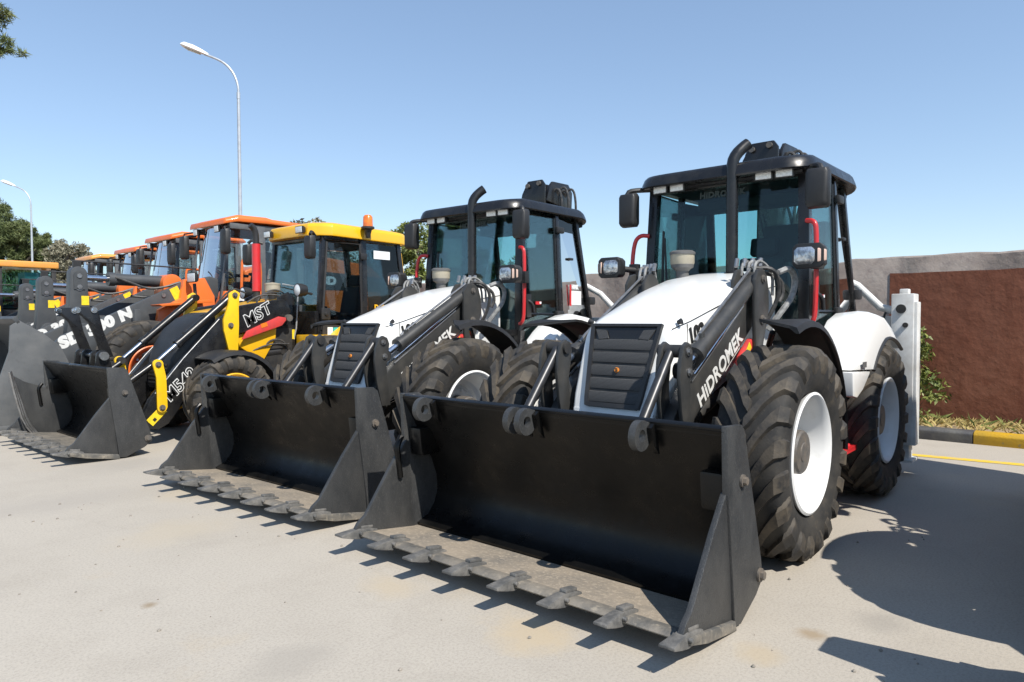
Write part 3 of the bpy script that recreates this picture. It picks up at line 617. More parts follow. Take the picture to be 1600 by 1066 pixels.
# ------------------------------------------------------------------ white backhoe loader
BY = .06
def backhoe(label):
    root = empty('backhoe_loader'); tag(root, label, 'backhoe loader', 'white backhoe loaders')
    # chassis, axles, sump, tank
    c = MB(); c.box((-1.1, BY, .70), (3.2, .62, .42)); c.box((.30, BY, .72), (.42, .5, .3)); c.box((-2.9, BY, .62), (.5, .9, .5)); c.prism([(-.95, .95), (-.55, 1.35), (-.55, .6), (-.95, .5)], BY-.52, BY+.52)
    c.build('chassis', 'dark', root, bevel=.02)
    a = MB()
    for x in (0, -2.14):
        a.tube([(x, -.86, .70), (x, -.35, .70), (x, -.18, .66), (x, .18, .66), (x, .35, .70), (x, .86, .70)], .095, 14, 1); a.cyl((x, -.88, .7), (x, -.72, .7), .17, 20); a.cyl((x, .72, .7), (x, .88, .7), .17, 20)
        a.cyl((x-.16, -.55, .72), (x-.16, .55, .72), .05, 12)
    a.build('axle', 'dark', root)
    t = MB(); t.box((-1.12, .66, .66), (.62, .34, .46)); t.box((-1.12, -.66, .66), (.62, .34, .46)); t.build('side_tank', 'plastic', root, bevel=.05, seg=3)
    for s in (1, -1):
        st = MB(); st.box((-1.20, s*.96, .53), (.54, .24, .02)); st.box((-1.20, s*1.075, .515), (.54, .01, .03)); st.box((-1.20, s*.85, .62), (.40, .02, .2))
        for i in range(5):
            for j in range(3): st.cyl((-1.40+.1*i, s*(.89+.07*j), .53), (-1.40+.1*i, s*(.89+.07*j), .552), .024, 8, .014)
        st.build('step', 'red', root)
    # wheels
    w0 = make_wheel(root, .705, .43, .372, 20, huby=.005); w0.location = (0, 1.0, .70); w0.rotation_euler = (0, R(7), 0)
    share(w0, root, (0, -1.0, .70), (0, R(40), 0), (1, -1, 1)); share(w0, root, (-2.14, .985, .672), (0, R(-58), 0), (.955, .955, .955)); share(w0, root, (-2.14, -.985, .672), (0, R(20), 0), (.955, -.955, .955))
    # hood
    st = [(.405, .335, 1.545, .22), (.36, .350, 1.572, .20), (.20, .38, 1.628, .06), (-.10, .41, 1.725, 0), (-.45, .43, 1.835, 0), (-.80, .445, 1.92, 0), (-1.20, .45, 1.980, 0)]
    rings = []
    for i, (x, hw, zt, k) in enumerate(st):
        pr_ = []
        for u, dz in ((0, 0), (.45, .004), (.76, .018), (.92, .045), (.985, .09), (1.0, .15), (1.0, .34), (1.0, .50), (.95, .66)):
            z = zt-dz-(.0 if i else .012); pr_.append((u*hw, z, x+(zt-z)*k/.64))
        ring = [(xx, BY+yy, z) for yy, z, xx in pr_]+[(xx, BY-yy, z) for yy, z, xx in pr_[:0:-1]]
        rings.append(ring)
    hood = MB().loft(rings).build('hood', 'white', root, bevel=.022, ang=40, seg=3)
    for s in (1, -1):
        MB().tube([(.40, BY+s*.338, 1.500), (.20, BY+s*.376, 1.555), (-.1, BY+s*.409, 1.645), (-.45, BY+s*.430, 1.735), (-.8, BY+s*.446, 1.785), (-1.2, BY+s*.451, 1.84)], .0035, 6).build('seam', 'dark', hood)
        MB().cyl((.33, BY+s*.345, 1.545), (.33, BY+s*.375, 1.555), .014, 12, .022).build('hood_catch', 'plastic', hood)
        MB().tube([(.245, BY+s*.373, 1.535), (.25, BY+s*.374, 1.30), (.26, BY+s*.374, 1.05)], .0035, 6).build('seam', 'dark', hood)
        text('model_number', "102", .150, (.225, BY+s*.383, 1.398) if s > 0 else (-.19, BY-.43, 1.50), (-s, .117, .27*s), (0, 0, 1), 'print_k', hood, .006, .0, .002, 1.08, .86)
    # side skirt under the hood
    sk = MB()
    for s in (1, -1): sk.prism([(.47, .93), (.30, 1.03), (-.5, 1.20), (-.5, .95), (.3, .86), (.52, .87)], BY+s*.30, BY+s*.34)
    sk.prism([(.56, .86), (.62, .89), (.615, .95), (.50, .95)], BY-.32, BY+.32)
    sk.build('chin', 'white', hood, bevel=.012)
    # grille on the slanted nose
    nrm = Vector((.945, 0, .326))
    def G(u, v, o): return Vector((.417+.222*v, BY+u, 1.532-.64*v))+nrm*o
    def quadp(m, u0, u1, v0, v1, o0, o1, ub0=None, ub1=None):
        ub0 = u0 if ub0 is None else ub0; ub1 = u1 if ub1 is None else ub1
        m.loft([[G(u0, v0, o0), G(u1, v0, o0), G(ub1, v1, o0), G(ub0, v1, o0)], [G(u0, v0, o1), G(u1, v0, o1), G(ub1, v1, o1), G(ub0, v1, o1)]])
    hwv = lambda v: .285-.075*max(0, v)-(.02*max(0, v-.85)/.15)
    fr = MB()
    for s in (-1, 1):
        fr.loft([[G(s*hwv(v), v, o0), G(s*hwv(v), v, .022), G(s*(hwv(v)-.03), v, .018), G(s*(hwv(v)-.03), v, o0)] for v, o0 in ((.0, -.01), (.5, -.01), (.80, -.01), (.885, -.01))])
    quadp(fr, -hwv(.88), hwv(.88), .845, .89, -.01, .02, -hwv(.885)+.02, hwv(.885)-.02); quadp(fr, -.275, .275, 0, .03, -.01, .02)
    g = fr.build('grille', 'plastic', root)
    m = MB(); quadp(m, -.245, .245, .02, .17, -.004, .006, -.237, .237); m.build('grille_visor', 'black', g, bevel=.004)
    m = MB()
    for s in (-1, 1): m = MB(); m.prism([(s*.24, .06), (s*.15, .07), (s*.12, .16), (s*.20, .17)], .004, .016, 'Z', lambda q: G(q.x, q.y, q.z)); m.build('grille_shoulder', 'mesh', g)
    vs = [.15, .29, .43, .57, .71, .85]
    for i in range(5):
        a, b_ = vs[i], vs[i+1]; h0, h1 = hwv(a)-.024, hwv(b_)-.024; rows = []
        for v, o in ((a+.010, .004), (a+.022, .017), (a+.05, .020), (b_-.03, .016), (b_-.014, .013), (b_-.010, .003)):
            hh = h0+(h1-h0)*(v-a)/(b_-a); rows.append([G(-hh+2*hh*k/6, v, o-.006*abs(k-3)/3) for k in range(7)])
        MB().loft(rows, cap=False, closed=False).build('grille_slat', 'mesh', g)
    m = MB(); m.loft([[G(-.25, .02, .0), G(.25, .02, .0), G(.21, .86, .0), G(-.21, .86, .0)], [G(-.25, .02, .003), G(.25, .02, .003), G(.21, .86, .003), G(-.21, .86, .003)]]).build('radiator', 'dark', g)
    m = MB(); m.loft([[G(.017*math.cos(2*PI*k/16), .50-.027*math.sin(2*PI*k/16), o) for k in range(16)] for o in (.015, .028)]); em = m.build('emblem', 'emblem', g)
    m = MB(); m.box(G(-.004, .488, .030), (.003, .018, .005)); m.box(G(.002, .503, .030), (.003, .016, .005)); m.box(G(.0, .516, .030), (.003, .018, .005)); m.build('emblem_mark', 'print_k', em)
    # loader arms, towers, linkage
    for s in (1, -1):
        y0, y1 = BY+s*.40, BY+s*.49
        arm = MB().prism([(-.60, 1.86), (-.50, 1.80), (-.42, 1.665), (.40, 1.165), (.62, .98), (.97, .56), (.98, .40), (1.0, .20), (.92, .18), (.80, .42), (.44, .84), (.15, 1.03), (-.49, 1.43), (-.68, 1.56)], y0, y1).build('loader_arm', 'arm', root, bevel=.012)
        MB().tube([(.44, BY+s*.515, 1.205), (-.56, BY+s*.515, 1.80)], .015, 10).build('levelling_rod', 'chrome', arm)
        MB().tube([(.42, y1, 1.158), (-.42, y1, 1.662)], .009, 6).build('arm_flange', 'steel', arm)
        MB().tube([(.44, BY+s*.41, 1.215), (-.56, BY+s*.41, 1.825)], .010, 8).build('hydraulic_pipe', 'steel', arm)
        xd = Vector((-.795, 0, .51)).normalized()
        if s > 0: text('maker_lettering', "HiDROMEK", .155, (.285, y1+.001, .965), xd, (0, 0, 1), 'print_w', arm, .004, 0, .0015, 1.02, 1.05)
        else: text('maker_lettering', "HiDROMEK", .148, (-.37, y1-.001, 1.46), (.845, 0, -.535), (0, 0, 1), 'print_w', arm, .004, 0, .0015, 1.02, 1.05)
        tw = MB()
        for q in (.535, .37): tw.prism([(-.47, 1.86), (-.53, 1.94), (-.61, 1.955), (-.70, 1.90), (-.74, 1.78), (-.745, 1.64), (-.69, 1.50), (-.63, 1.36), (-.70, .95), (-.50, .95), (-.485, 1.40), (-.465, 1.62)], BY+s*q, BY+s*(q+.03))
        tower = tw.build('loader_tower', 'arm', root, bevel=.01)
        bp = MB(); bolt(bp, (-.60, BY+s*.566, 1.56), .03, .025, s); bp.build('pivot_pin', 'hub', tower); bp = MB(); bolt(bp, (-.61, BY+s*.566, 1.87), .026, .02, s); bp.build('pivot_pin', 'hub', tower)
        MB().prism([(-.50, 1.425), (-.37, 1.345), (-.17, 1.19), (-.13, 1.08), (-.28, 1.10), (-.40, 1.22), (-.56, 1.30)], BY+s*.49, BY+s*.535).build('safety_strut', 'redfade', root, bevel=.012)
        MB().box((-.42, BY+s*.537, 1.345), (.055, .003, .085), Matrix.Rotation(R(-45), 3, 'Y')).build('strut_sticker', 'decal_y', root)
        # brace from fender bracket to tower
        MB().tube([(-.60, BY+s*.60, 1.30), (-.40, BY+s*.72, 1.47)], .022, 8).build('fender_stay', 'black', root)
        dz = 0 if s > 0 else -.055
        ram(root, (-.62, BY+s*.49, 1.875+dz), (.545, BY+s*.49, 1.235+dz*.3), .84, .058, .034, 'arm')
        MB().tube([(-.60, BY+s*.47, 1.95+dz*.4), (.25, BY+s*.47, 1.475+dz*.4), (.32, BY+s*.47, 1.42+dz*.4)], .011, 7).build('hydraulic_pipe', 'steel', root)
        ram(root, (-.66, BY+s*.33, 1.10), (.55, BY+s*.33, .72), .6, .05, .03, 'dark')
        for q in (.385, .535):
            cp = MB().prism([(.565, 1.405), (.615, 1.425), (.665, 1.40), (.70, 1.31), (.715, 1.20), (.69, 1.0), (.635, .78), (.53, .78), (.565, 1.0), (.575, 1.15), (.55, 1.27), (.54, 1.35)], BY+s*q, BY+s*(q+.028)).build('bellcrank', 'arm', root, bevel=.006)
            if q > .45:
                bp = MB(); bolt(bp, (.615, BY+s*.565, 1.365), .022, .018, s); bp.build('crank_bolt', 'steel', cp); bp = MB(); bolt(bp, (.60, BY+s*.565, 1.235), .022, .018, s); bp.build('crank_bolt', 'steel', cp)
        MB().cyl((.615, BY+s*.365, 1.365), (.615, BY+s*.565, 1.365), .042, 18).build('crank_pin', 'dark', root)
        MB().tube([(.625, BY+s*.45, 1.365), (1.08, BY+s*.45, .83)], .032, 14).build('bucket_link', 'darksteel', root)
        # hoses by the tower
        hs = MB(); hs.tube([(-.66, BY+s*.47, 1.96), (-.75, BY+s*.60, 1.96), (-.83, BY+s*.62, 1.82), (-.82, BY+s*.58, 1.66), (-.78, BY+s*.5, 1.5)], .017, 8, 2); hs.tube([(-.70, BY+s*.50, 1.93), (-.86, BY+s*.60, 1.90), (-.90, BY+s*.62, 1.78), (-.86, BY+s*.60, 1.70)], .017, 8, 2)
        hs.build('hose', 'hose', root)
        h2 = MB()
        p = [Vector((-.84, BY+s*.60, 1.93)), Vector((-.92, BY+s*.66, 1.97)), Vector((-1.0, BY+s*.68, 1.88)), Vector((-.98, BY+s*.66, 1.74)), Vector((-.90, BY+s*.60, 1.62)), Vector((-.84, BY+s*.52, 1.48))]
        h2.tube(p, .024, 8, 2)
        for i in range(3): h2.tube([Vector((-.60, BY+s*(.40+.05*i), 1.90)), Vector((-.62, BY+s*(.40+.05*i), 2.00)), Vector((-.70, BY+s*(.42+.05*i), 2.02)), Vector((-.80, BY+s*(.45+.06*i), 1.93)), Vector((-.82, BY+s*(.46+.05*i), 1.75))], .012, 7, 2)
        h2.build('hose_sleeve', 'sleeve', root)
        ft = MB()
        for i in range(4): ft.cyl((-.60-.03*i, BY+s*(.36+.05*i), 1.97), (-.62-.03*i, BY+s*(.36+.05*i), 2.035), .018, 8)
        ft.build('hose_fitting', 'steel', root)
    cr = MB(); cr.cyl((.86, BY-.44, .55), (.86, BY+.44, .55), .06, 16); cr.build('cross_tube', 'arm', root)
    make_bucket(root)
    # exhaust and air pre-cleaner
    ex = MB(); ex.tube([(-1.10, .17, 1.92), (-1.10, .17, 2.80), (-1.10, .17, 2.90), (-1.13, .19, 2.97), (-1.18, .23, 3.03), (-1.21, .26, 3.06)], .05, 18, 1)
    ex.cyl((-1.10, .17, 1.945), (-1.10, .17, 1.965), .085, 20, .06); ex.build('exhaust_stack', 'black', root)
    pc = MB(); pc.lathe([(.055, 1.90), (.055, 1.99), (.075, 2.01), (.095, 2.02), (.10, 2.05)], (-1.02, -.25, 0), 'Z', 28); pcb = pc.build('air_precleaner', 'greyplastic', root)
    MB().lathe([(.098, 2.045), (.105, 2.06), (.105, 2.135), (.098, 2.14)], (-1.02, -.25, 0), 'Z', 28).build('dust_bowl', 'cream', pcb)
    MB().lathe([(.112, 2.135), (.112, 2.155), (.09, 2.17), (0, 2.175)], (-1.02, -.25, 0), 'Z', 28).build('cap', 'greyplastic', pcb)
    # front fenders (black) and rear fenders (white)
    for s in (1, -1):
        arc_fender(root, (-.11, .67), .90, 72, 186, s*.78, s*1.15, 'plastic', 'front_fender', .02, .055, 16, 92)
        rf = MB(); rings = []
        prof = [(-1.06, 1.17, .02), (-1.13, 1.22, .05), (-1.25, 1.32, .05), (-1.41, 1.45, .04), (-1.60, 1.57, .03), (-1.84, 1.632, .03), (-2.10, 1.60, .03), (-2.38, 1.50, .03), (-2.62, 1.33, .02)]
        inn = [(-1.60, 1.15), (-1.63, 1.18), (-1.69, 1.235), (-1.77, 1.295), (-1.87, 1.35), (-2.0, 1.40), (-2.2, 1.405), (-2.42, 1.36), (-2.585, 1.29)]
        for (x, z, b_), (u, w) in zip(prof, inn):
            rings.append([(x, s*.80, z-.02), (x, s*.98, z), (x*.96+u*.04, s*1.06, z*.96+w*.04), (x*.85+u*.15, s*1.125, z*.85+w*.15), (u, s*1.165, w), (u, s*1.14, w-.004), (u, s*.80, w-.01)])
        rf.loft(rings); rfo = rf.build('rear_fender', 'white', root, bevel=.006, ang=50)
        MB().prism([(-1.06, 1.158), (-1.59, 1.135), (-1.50, 1.08), (-1.36, 1.0), (-1.20, .95), (-1.08, .97)], s*.80, s*1.15).build('fender_skirt', 'white', rfo, bevel=.015)
        MB().box((-1.36, s*1.158, 1.20), (.10, .006, .045)).build('side_reflector', 'greyplastic', rfo)
        MB().tube([(-1.61, s*1.165, 1.14), (-1.64, s*1.165, 1.175), (-1.70, s*1.165, 1.23), (-1.78, s*1.167, 1.288), (-1.88, s*1.168, 1.342), (-2.0, s*1.168, 1.39), (-2.2, s*1.168, 1.395), (-2.42, s*1.168, 1.35), (-2.6, s*1.165, 1.28)], .016, 8, 1).build('fender_trim', 'plastic', rfo)
    # cab
    cab = MB(); A0, A1 = (-1.24, .74, 1.02), (-1.34, .69, 2.84); B0, B1 = (-1.98, .79, 1.02), (-1.95, .73, 2.84); C0, C1 = (-2.74, .72, 1.45), (-2.46, .66, 2.84)
    for s in (1, -1):
        mir = lambda p: (p[0], p[1]*s, p[2])
        cab.loft(pillar(mir(A0), mir(A1), .075, .085)); cab.loft(pillar(mir(B0), mir(B1), .06, .05)); cab.loft(pillar(mir(C0), mir(C1), .055, .06))
        cab.loft(pillar((-1.26, s*.70, 2.83), (-2.44, s*.68, 2.83), .06, .08)); cab.prism([(-1.2, 1.0), (-2.1, 1.0), (-2.1, 1.06), (-1.2, 1.06)], s*.66, s*.80)
    cab.box((-1.34, 0, 2.80), (.08, 1.4, .10)); cab.box((-2.46, 0, 2.80), (.08, 1.3, .10)); cab.box((-2.73, 0, 1.45), (.06, 1.4, .08)); cab.box((-1.24, 0, 1.42), (.07, 1.44, .07))
    cab.build('cab_frame', 'black', root, bevel=.008)
    fl = MB(); fl.box((-1.95, 0, 1.02), (1.5, 1.4, .08)); fl.box((-1.30, 0, 1.22), (.10, 1.40, .40)); fl.box((-2.55, 0, 1.25), (.35, 1.38, .4)); fl.box((-1.9, 0, 2.80), (1.06, 1.30, .05)); fl.build('cab_floor', 'interior', root, bevel=.02)
    ws = glass(root, [(-1.255, -.70, 1.44), (-1.255, .70, 1.44), (-1.352, .655, 2.76), (-1.352, -.655, 2.76)], name='windscreen')
    text('visor_lettering', "HiDROMEK", .075, (-1.335, -.24, 2.665), (0, 1, 0), (-.07, 0, 1), 'visor_print', ws, .004, 0, .001, 1.1, 1.05)
    glass(root, [(-2.735, -.68, 1.50), (-2.735, .68, 1.50), (-2.475, .62, 2.76), (-2.475, -.62, 2.76)], name='rear_window')
    wp = MB(); wp.tube([(-1.245, -.45, 1.50), (-1.235, -.50, 1.60), (-1.29, -.57, 2.33)], .010, 6); wp.tube([(-1.27, -.585, 1.75), (-1.325, -.60, 2.40)], .012, 6); wp.build('wiper', 'plastic', ws)
    for s in (1, -1):
        q = lambda x, y, z: (x, s*y, z)
        d = MB(); loop = [q(-1.29, .748, 1.10), q(-1.385, .704, 2.76), q(-1.915, .735, 2.76), q(-1.945, .790, 1.10), q(-1.29, .748, 1.10)]
        d.tube(loop, .018, 6); d.tube([q(-1.32, .742, 1.63), q(-1.94, .772, 1.63)], .014, 6); door = d.build('door', 'black', root)
        glass(door, [q(-1.29, .745, 1.10), q(-1.945, .787, 1.10), q(-1.915, .732, 2.76), q(-1.385, .70, 2.76)], 'glass', 'door_glass')
        hd = MB(); hd.box(q(-1.35, .775, 1.72), (.085, .05, .26)); hd.tube([q(-1.34, .79, 1.78), q(-1.38, .83, 1.74), q(-1.40, .83, 1.64)], .018, 8, 1); hd.build('door_handle', 'plastic', door, bevel=.015)
        MB().box(q(-1.555, .772, 1.755), (.10, .004, .035)).build('door_badge', 'red', door); MB().box(q(-1.59, .777, 1.758), (.03, .004, .024)).build('badge_field', 'decal_w', door)
        for zz in (2.62, 1.63):
            h_ = MB(); h_.box(q(-1.955, .79, zz), (.15, .05, .075)); h_.build('door_hinge', 'plastic', root, bevel=.02)
        glass(root, [q(-2.005, .79, 1.10), q(-2.52, .74, 1.48), q(-2.715, .725, 1.52), q(-2.445, .665, 2.76), q(-1.975, .735, 2.76)], 'sideglass', 'quarter_glass')
        MB().box(q(-2.25, .745, 2.30), (.09, .03, .03)).build('window_catch', 'plastic', root, bevel=.008)
        MB().box(q(-2.70, .76, 1.80), (.11, .06, .10)).build('rear_catch', 'plastic', root, bevel=.02)
        # grab handles
        if s > 0: MB().tube([q(-1.27, .73, 2.37), q(-1.24, .80, 2.36), q(-1.24, .82, 2.28), q(-1.23, .82, 1.62), q(-1.22, .80, 1.53), q(-1.24, .75, 1.52)], .020, 10, 2).build('grab_handle', 'red', root)
        else: MB().tube([q(-1.27, .72, 2.36), q(-1.23, .80, 2.37), q(-1.22, .86, 2.30), q(-1.21, .88, 2.0), q(-1.20, .88, 1.60), q(-1.23, .75, 1.53)], .020, 10, 2).build('grab_handle', 'red', root)
        ha = MB(); ha.tube([q(-1.22, .80, 2.03), q(-1.0, .87 if s > 0 else .93, 2.05)], .03, 10); ha.box(q(-1.20, .84, 2.03), (.07, .09, .13)); ha.build('headlight_arm', 'plastic', root, bevel=.01)
        headlight(root, (-.93, s*(.865 if s > 0 else .93), 2.05), (1, 0, 0), s)
        mirror(root, (-1.12, s*.86, 2.60), [q(-1.28, .72, 2.80), q(-1.16, .84, 2.79), q(-1.13, .88, 2.77), q(-1.125, .88, 2.70)], .18, .32, s)
    seat(root, -1.95, 1.50); steering(root, -1.50, 1.86)
    cn = MB(); cn.box((-1.42, .0, 1.45), (.18, .5, .5)); cn.box((-1.75, -.45, 1.55), (.5, .14, .45)); cn.box((-2.1, .50, 1.6), (.6, .14, .40)); cn.tube([(-1.7, .45, 1.7), (-1.66, .45, 2.0)], .015, 6); cn.cyl((-1.66, .45, 2.0), (-1.66, .45, 2.07), .03, 10)
    cn.box((-2.45, .25, 1.95), (.12, .60, 1.1)); cn.box((-2.3, -.05, 2.73), (.3, 1.2, .10)); cn.build('control_console', 'interior', root, bevel=.02)
    # roof
    def ring(k, z, dx=0, fx=0):
        out = []; x0, x1, hw = -1.09+fx, -2.74, .795
        cx_, cy_ = (x0+x1)/2, 0
        pts = []
        for cx2, cy2, a0 in ((x0-.22, hw-.22, 0), (x1+.30, hw-.25, 90), (x1+.30, -hw+.25, 180), (x0-.22, -hw+.22, 270)):
            rr = .22 if a0 in (0, 270) else .28
            for i in range(7): pts.append((cx2+rr*math.cos(R(a0+15*i)), cy2+(rr if a0 in (0, 270) else .25)*math.sin(R(a0+15*i))))
        for x, y in pts:
            bow = .05*(1-(y/hw)**2) if x > cx_ else 0
            tz = -.055*max(0, (x+1.75)/.7)**1.5 if x > -1.75 else -.07*max(0, (-2.15-x)/.6)**1.6
            out.append((cx_+(x-cx_)*k+bow+dx, y*k, z+tz))
        return out
    rf = MB().loft([ring(.92, 2.83), ring(.99, 2.825), ring(1.0, 2.838), ring(.992, 2.868), ring(.972, 2.915), ring(.945, 2.94), ring(.86, 2.958), ring(.5, 2.975)]).build('roof', 'black', root, bevel=0)
    MB().tube([(-2.2, 0, 2.96), (-2.2, 0, 3.02)], .01, 6).build('aerial', 'plastic', rf)
    vis = MB(); vis.loft([[(-1.33, y, 2.76), (-1.26, y, 2.77), (-1.22, y, 2.85), (-1.36, y, 2.85)] for y in (-.70, -.35, 0, .35, .70)]); vis.build('roof_visor', 'plastic', rf, bevel=.01)
    for y in (-.545, -.375, .415, .585): work_light(root, (-1.165, y, 2.772), (1, y*.15, -.03), (.145, .095))
    for s in (1, -1):
        work_light(root, (-2.66, s*.60, 2.79), (-.9, s*.45, -.1), (.13, .11))
    # backhoe: frame with stabilisers, boom, dipper
    for s in (1, -1):
        sx_ = -3.2
        leg = MB(); leg.box((sx_, s*1.07, 1.06), (.22, .20, 1.50)); leg.box((sx_+.02, s*1.175, 1.02), (.16, .05, 1.42)); leg.box((sx_, s*1.07, 1.83), (.10, .08, .06)); leg.build('stabiliser_leg', 'bwhite', root, bevel=.01)
        ft = MB(); ft.box((sx_, s*1.07, .26), (.16, .14, .20)); ft.box((sx_, s*1.07, .155), (.24, .22, .035)); ft.build('stabiliser_foot', 'bwhite', root, bevel=.01)
        for ly, lz, lr in ((1.06, 1.66, .045), (1.10, 1.50, .025)): MB().cyl((sx_+.11, s*ly, lz), (sx_+.13, s*ly, lz), lr, 16).build('leg_pin', 'dark', root)
    fr = MB(); fr.box((-3.25, 0, .62), (.18, 1.95, .20)); fr.box((-3.25, 0, 1.50), (.18, 1.95, .18)); fr.box((-3.1, BY, .6), (.4, .7, .3)); fr.build('backhoe_frame', 'bwhite', root, bevel=.012)
    MB().tube([(-3.16, .99, 1.64), (-3.14, .86, 1.68), (-3.08, .66, 1.90), (-3.0, .40, 2.05)], .04, 10).build('frame_stay', 'bwhite', root)
    MB().tube([(-3.14, .92, 1.66), (-3.12, .86, 1.45), (-3.14, .95, 1.30), (-3.16, .98, .95)], .012, 7, 2).build('frame_hose', 'hose', root)
    bm_ = MB(); by2 = -.26
    bm_.prism([(-3.12, 1.0), (-3.30, 1.0), (-3.42, 2.4), (-3.40, 3.15), (-3.22, 3.43), (-2.98, 3.43), (-2.90, 3.26), (-3.05, 2.9), (-3.02, 2.0)], by2-.12, by2+.12); boom = bm_.build('backhoe_boom', 'black', root, bevel=.02)
    kp = MB()
    for q in (-.21, .17): kp.prism([(-2.86, 3.18), (-2.92, 3.38), (-3.0, 3.46), (-3.38, 3.47), (-3.48, 3.36), (-3.46, 3.10)], by2+q, by2+q+.04)
    kp.prism([(by2-.24, 3.12), (by2-.20, 3.30), (by2-.10, 3.47), (by2+.14, 3.47), (by2+.19, 3.40), (by2+.19, 3.12)], -2.83, -2.87, 'X')
    kp.build('boom_knuckle', 'black', boom, bevel=.015)
    bp = MB()
    for yy, zz in ((by2-.09, 3.40), (by2+.10, 3.42)): bp = MB(); bp.cyl((-2.83, yy, zz), (-2.805, yy, zz), .032, 14); bp.build('knuckle_pin', 'hub', boom)
    hz = MB()
    for i in range(4): k_ = .05*(i % 2); hz.tube([(-3.02-.09*i, by2+.15, 3.20), (-3.03-.09*i, by2+.21+k_, 3.36+k_*.6), (-3.06-.09*i, by2+.28+k_, 3.35+k_*.5), (-3.07-.09*i, by2+.31+k_, 3.20), (-3.08-.09*i, by2+.30+k_, 3.0), (-3.12-.06*i, by2+.26, 2.6)], .017, 7, 2)
    hz.build('boom_hose', 'hose', boom)
    dp = MB(); dp.prism([(-3.42, 3.30), (-3.62, 3.25), (-3.66, 1.5), (-3.56, 1.0), (-3.44, 1.4)], by2-.10, by2+.10); dp.build('dipper', 'black', root, bevel=.02)
    ram(root, (-3.35, by2+.52, 1.25), (-3.30, by2+.10, 3.05), .62, .065, .035, 'dark')
    hb = MB(); hb.plate([(-3.50, .95), (-3.42, .62), (-3.52, .38), (-3.78, .32), (-3.98, .48)], by2-.30, by2+.30, .03)
    for q in (-.30, .28): hb.prism([(-3.50, .95), (-3.42, .62), (-3.52, .38), (-3.78, .32), (-3.98, .48), (-3.7, .8)], by2+q, by2+q+.02)
    hb.build('digging_bucket', 'black', root)
    return root

m1 = backhoe('white backhoe loader with black cab nearest the camera, its full wide toothed bucket in front')
m2 = dup(m1); m2.location = (.005, -3.045, 0); m2.rotation_euler = (0, 0, .0323)
tag(m2, 'white backhoe loader second in the row, between the yellow loader and the nearest white one')
for s in (1,):                                     # stickers only this one shows
    d = MB(); d.box((-2.36, .752, 1.83), (.24, .006, .17), Matrix.Rotation(R(3), 3, 'Z')); st_ = d.build('number_sticker', 'decal_w', m2)
    text('sticker_number', "102", .13, (-2.25, .757, 1.785), (-1, -.05, 0), (0, 0, 1), 'print_k', st_, .006, 0, .001)
    MB().box((-2.225, .762, 1.86), (.035, .004, .26)).build('red_strip', 'red', st_)
    text('small_lettering', "HMK", .07, (-2.26, .757, 1.94), (-1, -.05, 0), (0, 0, 1), 'decal_w', st_, .005, 0, .001)
m0 = dup(m1); m0.location = (-.05, 3.58, 0); m0.rotation_euler = (0, 0, .07)
tag(m0, 'white backhoe loader just outside the picture on the right, only its shadow in view')

